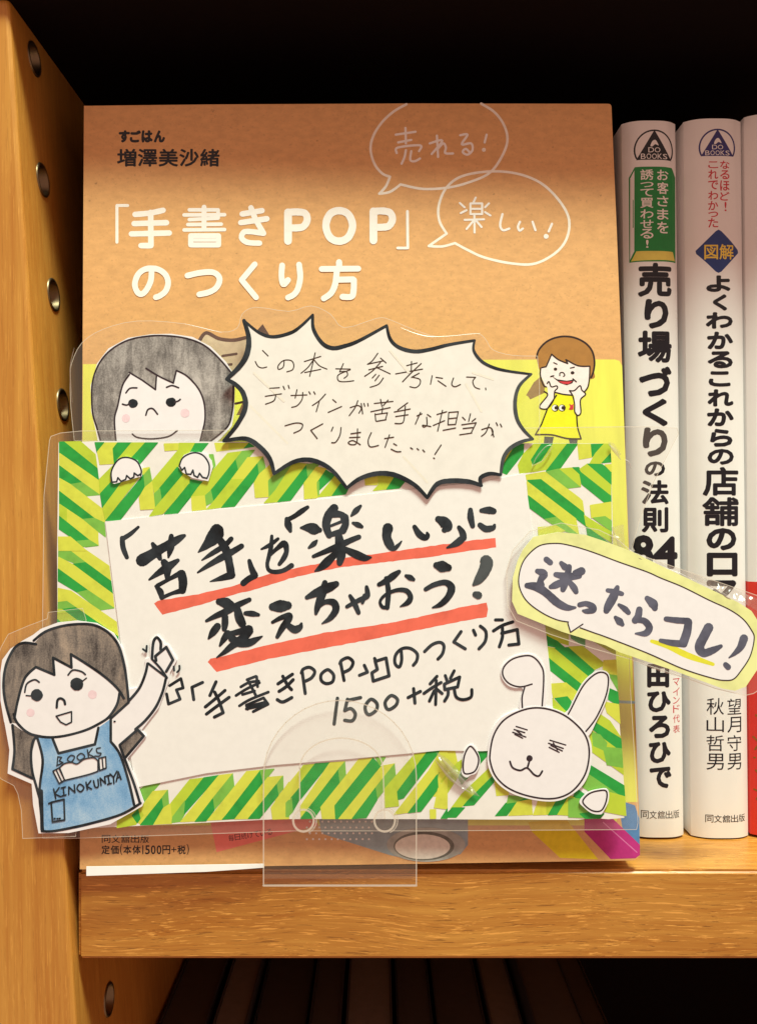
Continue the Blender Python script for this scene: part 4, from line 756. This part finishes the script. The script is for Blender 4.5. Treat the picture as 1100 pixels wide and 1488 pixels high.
A.st('W', '420,350 415,410;!420,350 448,355 430,380 458,393 412,415;o515,340 490,370 518,387 542,352;o590,325 560,350 580,375 616,350;635,300 645,360;!670,290 640,330 682,350;730,285 702,292 708,320 735,325 720,345 690,345', 9)
A.st('W', '390,585 405,655;!430,575 397,620 440,640;460,575 465,630;445,578 475,570;450,636 480,628;!500,625 500,570 545,610 540,555;o580,550 560,580 585,605 610,575;625,535 635,590;!660,525 630,565 665,585;680,525 692,570 715,565 712,515;!735,560 728,505 767,545 760,495;785,488 795,545;770,492 800,484;782,551 810,543;!800,475 825,500 850,455;825,500 828,545;!845,530 860,460 880,515;850,505 875,495', 11)
A.st('W', '435,428 470,400 520,392 560,402 612,368 680,358 712,380;!712,380 712,455;712,455 640,480 470,522;!470,522 432,428;!o385,455 428,432 470,520 430,545;408,445 450,535;!o718,362 768,350 772,432 724,450;742,355 750,440', 10)
A.st('W', '!o372,682 465,660 470,810 382,825;355,690 372,684;395,800 400,801;415,802 420,801;432,800 437,799', 13)
A.build('drawing', girl)
# ------------------------------------------------------------------ rabbit
RP = Plane((80, 1210, 236.87), (905, 1200, 237.27), (85, 640, 237.17))
rab = thing('paper_cutout', 'drawn white rabbit head with one folded ear on the corner of the sign', 'cutout', tuple(RP.P(790, 1160)))
def piece(name, outer, th=.22, lift=0.0, m=PINKW):
    A = Art(RP, lift); A.poly(spline([(a, b) for a, b, c in pts('X', outer)], 5, True), m, th); return A
rw = 11.5
A = piece('ear', '435,475 432,370 448,305 390,300 335,278 292,215 300,140 370,75 460,52 540,66 592,130 612,230 602,465', .2, -.05); A.off += 2e-5
A.st('X', '515,272 430,292 350,268 305,212 310,150 370,92 460,66 522,74 576,130 600,212 588,445;462,295 443,370 447,465', rw, PEN2); A.build('ear', rab, 'folded left ear')
A = piece('ear', '755,512 788,445 868,285 940,205 1010,172 1068,190 1082,260 1062,375 990,530 905,655', .2, -.05); A.off += 2e-5
A.st('X', '768,508 800,450 880,295 950,217 1010,186 1060,203 1070,262 1048,370 980,520 895,630', rw, PEN2); A.build('ear', rab, 'upright right ear')
A = piece('head', '195,750 222,620 292,515 435,452 520,432 655,446 780,498 898,612 948,720 940,880 890,1000 805,1075 700,1122 560,1120 400,1080 300,1025 235,955 195,860', .25); A.off += 2e-5
A.st('X', 'o210,780 235,650 300,545 400,480 520,446 640,456 760,505 870,600 920,690 930,800 900,930 820,1040 720,1095 600,1105 450,1075 330,1020 250,940 215,850', rw+1, PEN2)
A.st('X', '400,580 480,605;385,602 462,625;375,622 470,657;390,637 447,665;405,612 440,640;645,680 760,715;635,702 742,740;640,732 712,768;652,718 735,758;670,700 700,750', 10, PEN2)
A.dot(*pts('X', '497,812')[0][:2], 4.6, PEN2); A.st('X', '497,830 482,880;355,835 375,880 430,900 480,882 530,930 565,940 590,905', 14, PEN2); A.build('head', rab)
A = piece('paw', '66,712 110,745 140,830 112,915 70,935 38,952 5,925 8,870 15,780', .22); A.off += 2e-5
A.st('X', 'o65,725 25,790 15,890 35,925 100,905 128,830 110,770', rw, PEN2); A.build('paw', rab)
A = piece('paw', '860,1125 920,1060 1000,1036 1066,1038 1072,1120 1030,1205 1010,1220 950,1212 895,1172', .22); A.off += 2e-5
A.st('X', 'o885,1120 930,1070 1000,1048 1055,1052 1055,1120 1020,1190 960,1195 905,1160', rw, PEN2); A.build('paw', rab)
# ------------------------------------------------------------------ oblong label, sticking out to the right
LP = Plane((745, 860, 236.5), (1100, 930, 235.0), (812, 773, 236.4))
lab = thing('paper_label', 'long tilted white label with yellow rim and grey brush writing, sticking out rightwards', 'label', tuple(LP.P(920, 900)))
A = Art(LP, 0)
A.poly([(760, 798), (775, 780), (812, 773), (850, 777), (880, 787), (915, 800), (960, 822), (1000, 841), (1040, 860), (1072, 875), (1092, 888), (1103, 905), (1106, 935), (1100, 974), (1084, 998), (1068, 1004), (1050, 1001), (980, 975), (900, 948), (880, 938), (816, 918), (752, 892), (744, 874), (745, 840), (752, 815)], HLP, .3, WHITE); A.build('rim', lab)
A = Art(LP, .01); inner = [(a, b) for a, b, c in pts('L', '430,670 350,655 250,610 150,540 95,470 68,380 85,270 130,190 220,115 340,98 450,115 600,160 800,235 1000,305 M:400,200 M:560,265 M:750,360 M:900,430 M:1000,500 M:1060,580 M:1080,640 M:1050,770 M:980,880 M:930,935 M:870,945 M:780,930 M:560,860 M:300,745 M:0,628 620,750 515,712 445,745')]
A.poly(inner, PINKW); A.build('face', lab)
A = Art(LP, .015); A.st('M', '335,660,26 460,700,40 600,765,46 780,828,26', m=HL); A.off += 1e-5
A.st('L', '430,670 350,655 250,610 150,540 95,470 68,380 85,270 130,190 220,115 340,98 450,115 600,160 800,235 1000,305 M:400,200 M:560,265 M:750,360 M:900,430 M:1000,500 M:1060,580 M:1080,640 M:1050,770 M:980,880 M:930,935 M:870,945 M:780,930 M:560,860 M:300,745 M:0,628 620,750 515,712;425,678 445,745;!445,745 475,725 535,685', 8.5, PEN2)
A.st('L', '270,215,44 298,238,42;205,300,38 250,320,62 228,365,46 225,400,66;130,405,42 200,415,64 270,460,60 350,530,60 420,565,48 480,565,18;378,242,34 405,270,52;525,300,60 480,312,44;338,325,38 420,340,60 508,335,42;435,268,40 420,340,54 400,400,54 390,435,40;400,370,44 340,400,54 302,415,34;432,372,34 470,420,48 485,450,38;512,545,38 560,537,40 605,560,52 608,585,44 560,592,38 537,588,20;715,440,32 765,450,40 818,465,34;785,418,34 760,480,64 722,550,64 706,588,46;797,545,24 840,575,44 866,602,36;772,637,28 800,665,54 822,688,32', m=GREYINK)
A.st('M', '302,348,40 345,388,68 358,420,44;245,430,48 236,480,54 215,508,52;218,508,34 280,512,48 318,560,52 290,602,48 218,604,14;440,498,38 520,508,46 600,512,46;602,520,56 592,590,62 566,668,66;400,655,30 480,672,46 570,680,52;748,562,72 718,620,70 682,700,72 712,745,62 780,725,52 838,696,28;1005,640,62 982,700,54 942,745,34 897,780,10;872,830,38 890,848,44', m=GREYINK)
A.build('brush_lettering', lab)
# ------------------------------------------------------------------ clear films
def film(name, parent, surf, lift, poly, edge_w=1.1, edges=None):
    A = Art(surf, lift); A.poly(poly, FILM)
    A.off += 2e-5
    e = [(x, y, edge_w) for x, y in poly]; e.append(e[0])
    for a, b in zip(e, e[1:]): A.ribbon([a, b], EDGE)
    return A.build(name, parent)
fp = spline([(108, 640), (103, 590), (102, 551), (104, 528), (119, 498), (150, 478), (200, 466), (267, 470), (321, 482), (345, 476), (352, 456), (372, 446), (420, 452), (452, 444), (480, 456), (500, 476), (548, 462), (566, 464), (600, 478), (638, 489), (690, 484), (705, 492), (716, 508), (745, 516), (781, 517)], 3)+[(784, 560), (784, 650)]
film('laminating_film', head, HEADP, -.35, fp, .9)
film('laminating_film', sign, PS, -.95, [(72, 640), (74, 634), (88, 629), (119, 626), (300, 625), (600, 624), (906, 620), (950, 620), (984, 622), (986, 630), (950, 700), (928, 760), (918, 800), (912, 900), (916, 1000), (922, 1100), (927, 1196), (925, 1206), (609, 1208), (426, 1208), (250, 1214), (100, 1219), (62, 1219), (60, 1100), (62, 900), (64, 720)], 1.0)
film('laminating_film', girl, GP, -.35, [(33, 1219), (31, 1178), (26, 1154), (20, 1142), (1, 1132), (-4, 1125), (-6, 960), (2, 940), (12, 922), (40, 910), (69, 899), (70, 890), (120, 884), (125, 900), (128, 1000), (120, 1100), (110, 1216)], .9)
film('laminating_film', lab, LP, -.35, [(738, 880), (736, 830), (745, 800), (770, 772), (815, 760), (870, 770), (895, 782), (920, 803), (960, 817), (1000, 831), (1050, 848), (1110, 869), (1135, 900), (1130, 985), (1095, 1008), (1082, 1011), (1040, 1001), (992, 984), (950, 970), (916, 958), (860, 942), (800, 922), (750, 902)], 1.2)
# creases of the film: half tubes added for its glare, reflection boosted
GLINT = clear('film_glint', .10, .38, (1, 1, 1), refl=4)
def creases(parent, surf, lift, paths):
    V = []; Fc = []; n = 8
    for p in paths:
        q = spline([(a, b, c) for a, b, c in p], 5); base = len(V); L = len(q)
        for i, (x, y, r) in enumerate(q):
            a = q[max(0, i-1)]; b = q[min(L-1, i+1)]; dx, dy = b[0]-a[0], b[1]-a[1]; d = math.hypot(dx, dy) or 1
            for k in range(n+1):
                t = math.pi*k/n; u = math.cos(t)*r; h = math.sin(t)*r/5.6*MM*.55
                V.append(surf.P(x-dy/d*u, y+dx/d*u, lift*MM+h))
        for i in range(L-1):
            for k in range(n): Fc.append((base+i*(n+1)+k, base+i*(n+1)+k+1, base+(i+1)*(n+1)+k+1, base+(i+1)*(n+1)+k))
    me = bpy.data.meshes.new('film_glint'); me.from_pydata([tuple(v) for v in V], [], Fc); me.polygons.foreach_set('use_smooth', [True]*len(Fc)); me.update()
    link('film_glint', me, parent, [GLINT])
creases(sign, PS, .08, [[(636, 1096, .6), (655, 1118, 3), (676, 1140, 3.4), (694, 1156, .6)], [(632, 1104, .4), (652, 1130, 2), (672, 1146, 1.6), (686, 1153, .4)], [(884, 645, .5), (893, 655, 2.6), (902, 668, .6)], [(908, 668, .5), (914, 672, 1.4), (917, 682, .4)],
    [(776, 676, .5), (790, 668, .9), (801, 652, .9), (801, 647, .6), (792, 650, .9), (780, 664, .9), (774, 676, .5)], [(888, 765, .5), (897, 785, 1.6), (902, 800, 2.4), (906, 812, .5)]])
creases(lab, LP, -.28, [[(905, 799, .5), (930, 812, 3), (955, 822, .6)], [(962, 824, .5), (990, 836, 2.6), (1015, 848, .5)], [(1030, 850, .5), (1056, 868, 3.2), (1078, 880, .6)], [(925, 962, .4), (960, 974, 1.8), (990, 984, .4)]])
creases(head, HEADP, -.2, [[(268, 470, .3), (296, 477, .7), (322, 483, .3)], [(582, 476, .3), (612, 487, .8), (640, 489, .6), (698, 484, .3)], [(108, 505, .3), (102, 535, .7), (105, 585, .3)]])
creases(stand, AP, .2, []) if False else None
GLARE = clear('film_glare', .10, .34, (1, 1, 1), wav=1.0, refl=2.4, wscale=150, dist=.010)  # over-reflective bumpy film, added as patches in the shape of the glare
def patch(parent, surf, lift, p):
    A = Art(surf, lift); A.poly(p, GLARE); A.build('film_glare_patch', parent)
patch(sign, PS, .12, [(634, 1093), (652, 1104), (676, 1130), (697, 1158), (684, 1155), (658, 1136), (641, 1116)])
patch(sign, PS, .12, [(889, 766), (906, 762), (909, 806), (903, 812), (889, 802)])
patch(sign, PS, .12, [(884, 642), (892, 644), (903, 660), (899, 663), (889, 655)])
patch(lab, LP, -.3, [(905, 799), (960, 822), (1000, 838), (1075, 873), (1100, 888), (1106, 873), (1050, 849), (1000, 832), (960, 818), (922, 804)])
patch(lab, LP, -.3, [(916, 950), (950, 962), (985, 974), (992, 982), (950, 969), (918, 958)])
# ------------------------------------------------------------------ acrylic stand
AP = Plane((383, 1280, 236.3), (605, 1280, 236.5), (490, 1020, 236.3))
stand = thing('acrylic_stand', 'clear acrylic display stand with domed top holding the book and sign', 'display stand', tuple(AP.P(494, 1285)))
dome = [(383, 1287), (383, 1135)]+[(494+111*math.cos(math.radians(180-k*9)), 1128-110*math.sin(math.radians(180-k*9))) for k in range(21)]+[(605, 1135), (605, 1287)]
A = Art(AP, 0); A.poly(dome, ACR); A.off += 2e-5
for a, b in zip(dome, dome[1:]+dome[:1]): A.ribbon([(a[0], a[1], 1.7), (b[0], b[1], 1.7)], ACRE)
A.ribbon([(383, 1287.5, 3.0), (605, 1287.5, 3.0)], ACRE); A.build('front_plate', stand)
A = Art(AP, .3); arch = [(436, 1190, 1.9), (435.5, 1120, 1.9)]+[(496+60.5*math.cos(math.radians(180-k*12)), 1118-45*math.sin(math.radians(180-k*12)), 2.2) for k in range(16)]+[(557, 1125, 1.9), (559, 1190, 1.9)]
A.ribbon(spline(arch, 2), ACRE)
for cx in (441, 559):
    A.ribbon([(cx+15*math.cos(k*math.pi/12), 1193+16*math.sin(k*math.pi/12), 3.2) for k in range(24)], ACRE, True)
    A.ribbon([(cx+19*math.cos(k*math.pi/12-1.2), 1193+19*math.sin(k*math.pi/12-1.2), 1.3) for k in range(10)], ACRE)
A.build('tongue_slot', stand)
z0 = AP.P(494, 1287).z
base = box('base_plate', AP.P(383, 1284).x, AP.P(605, 1284).x, AP.P(494, 1287).y+.0003, .30, .0002, .0022, ACR, stand)
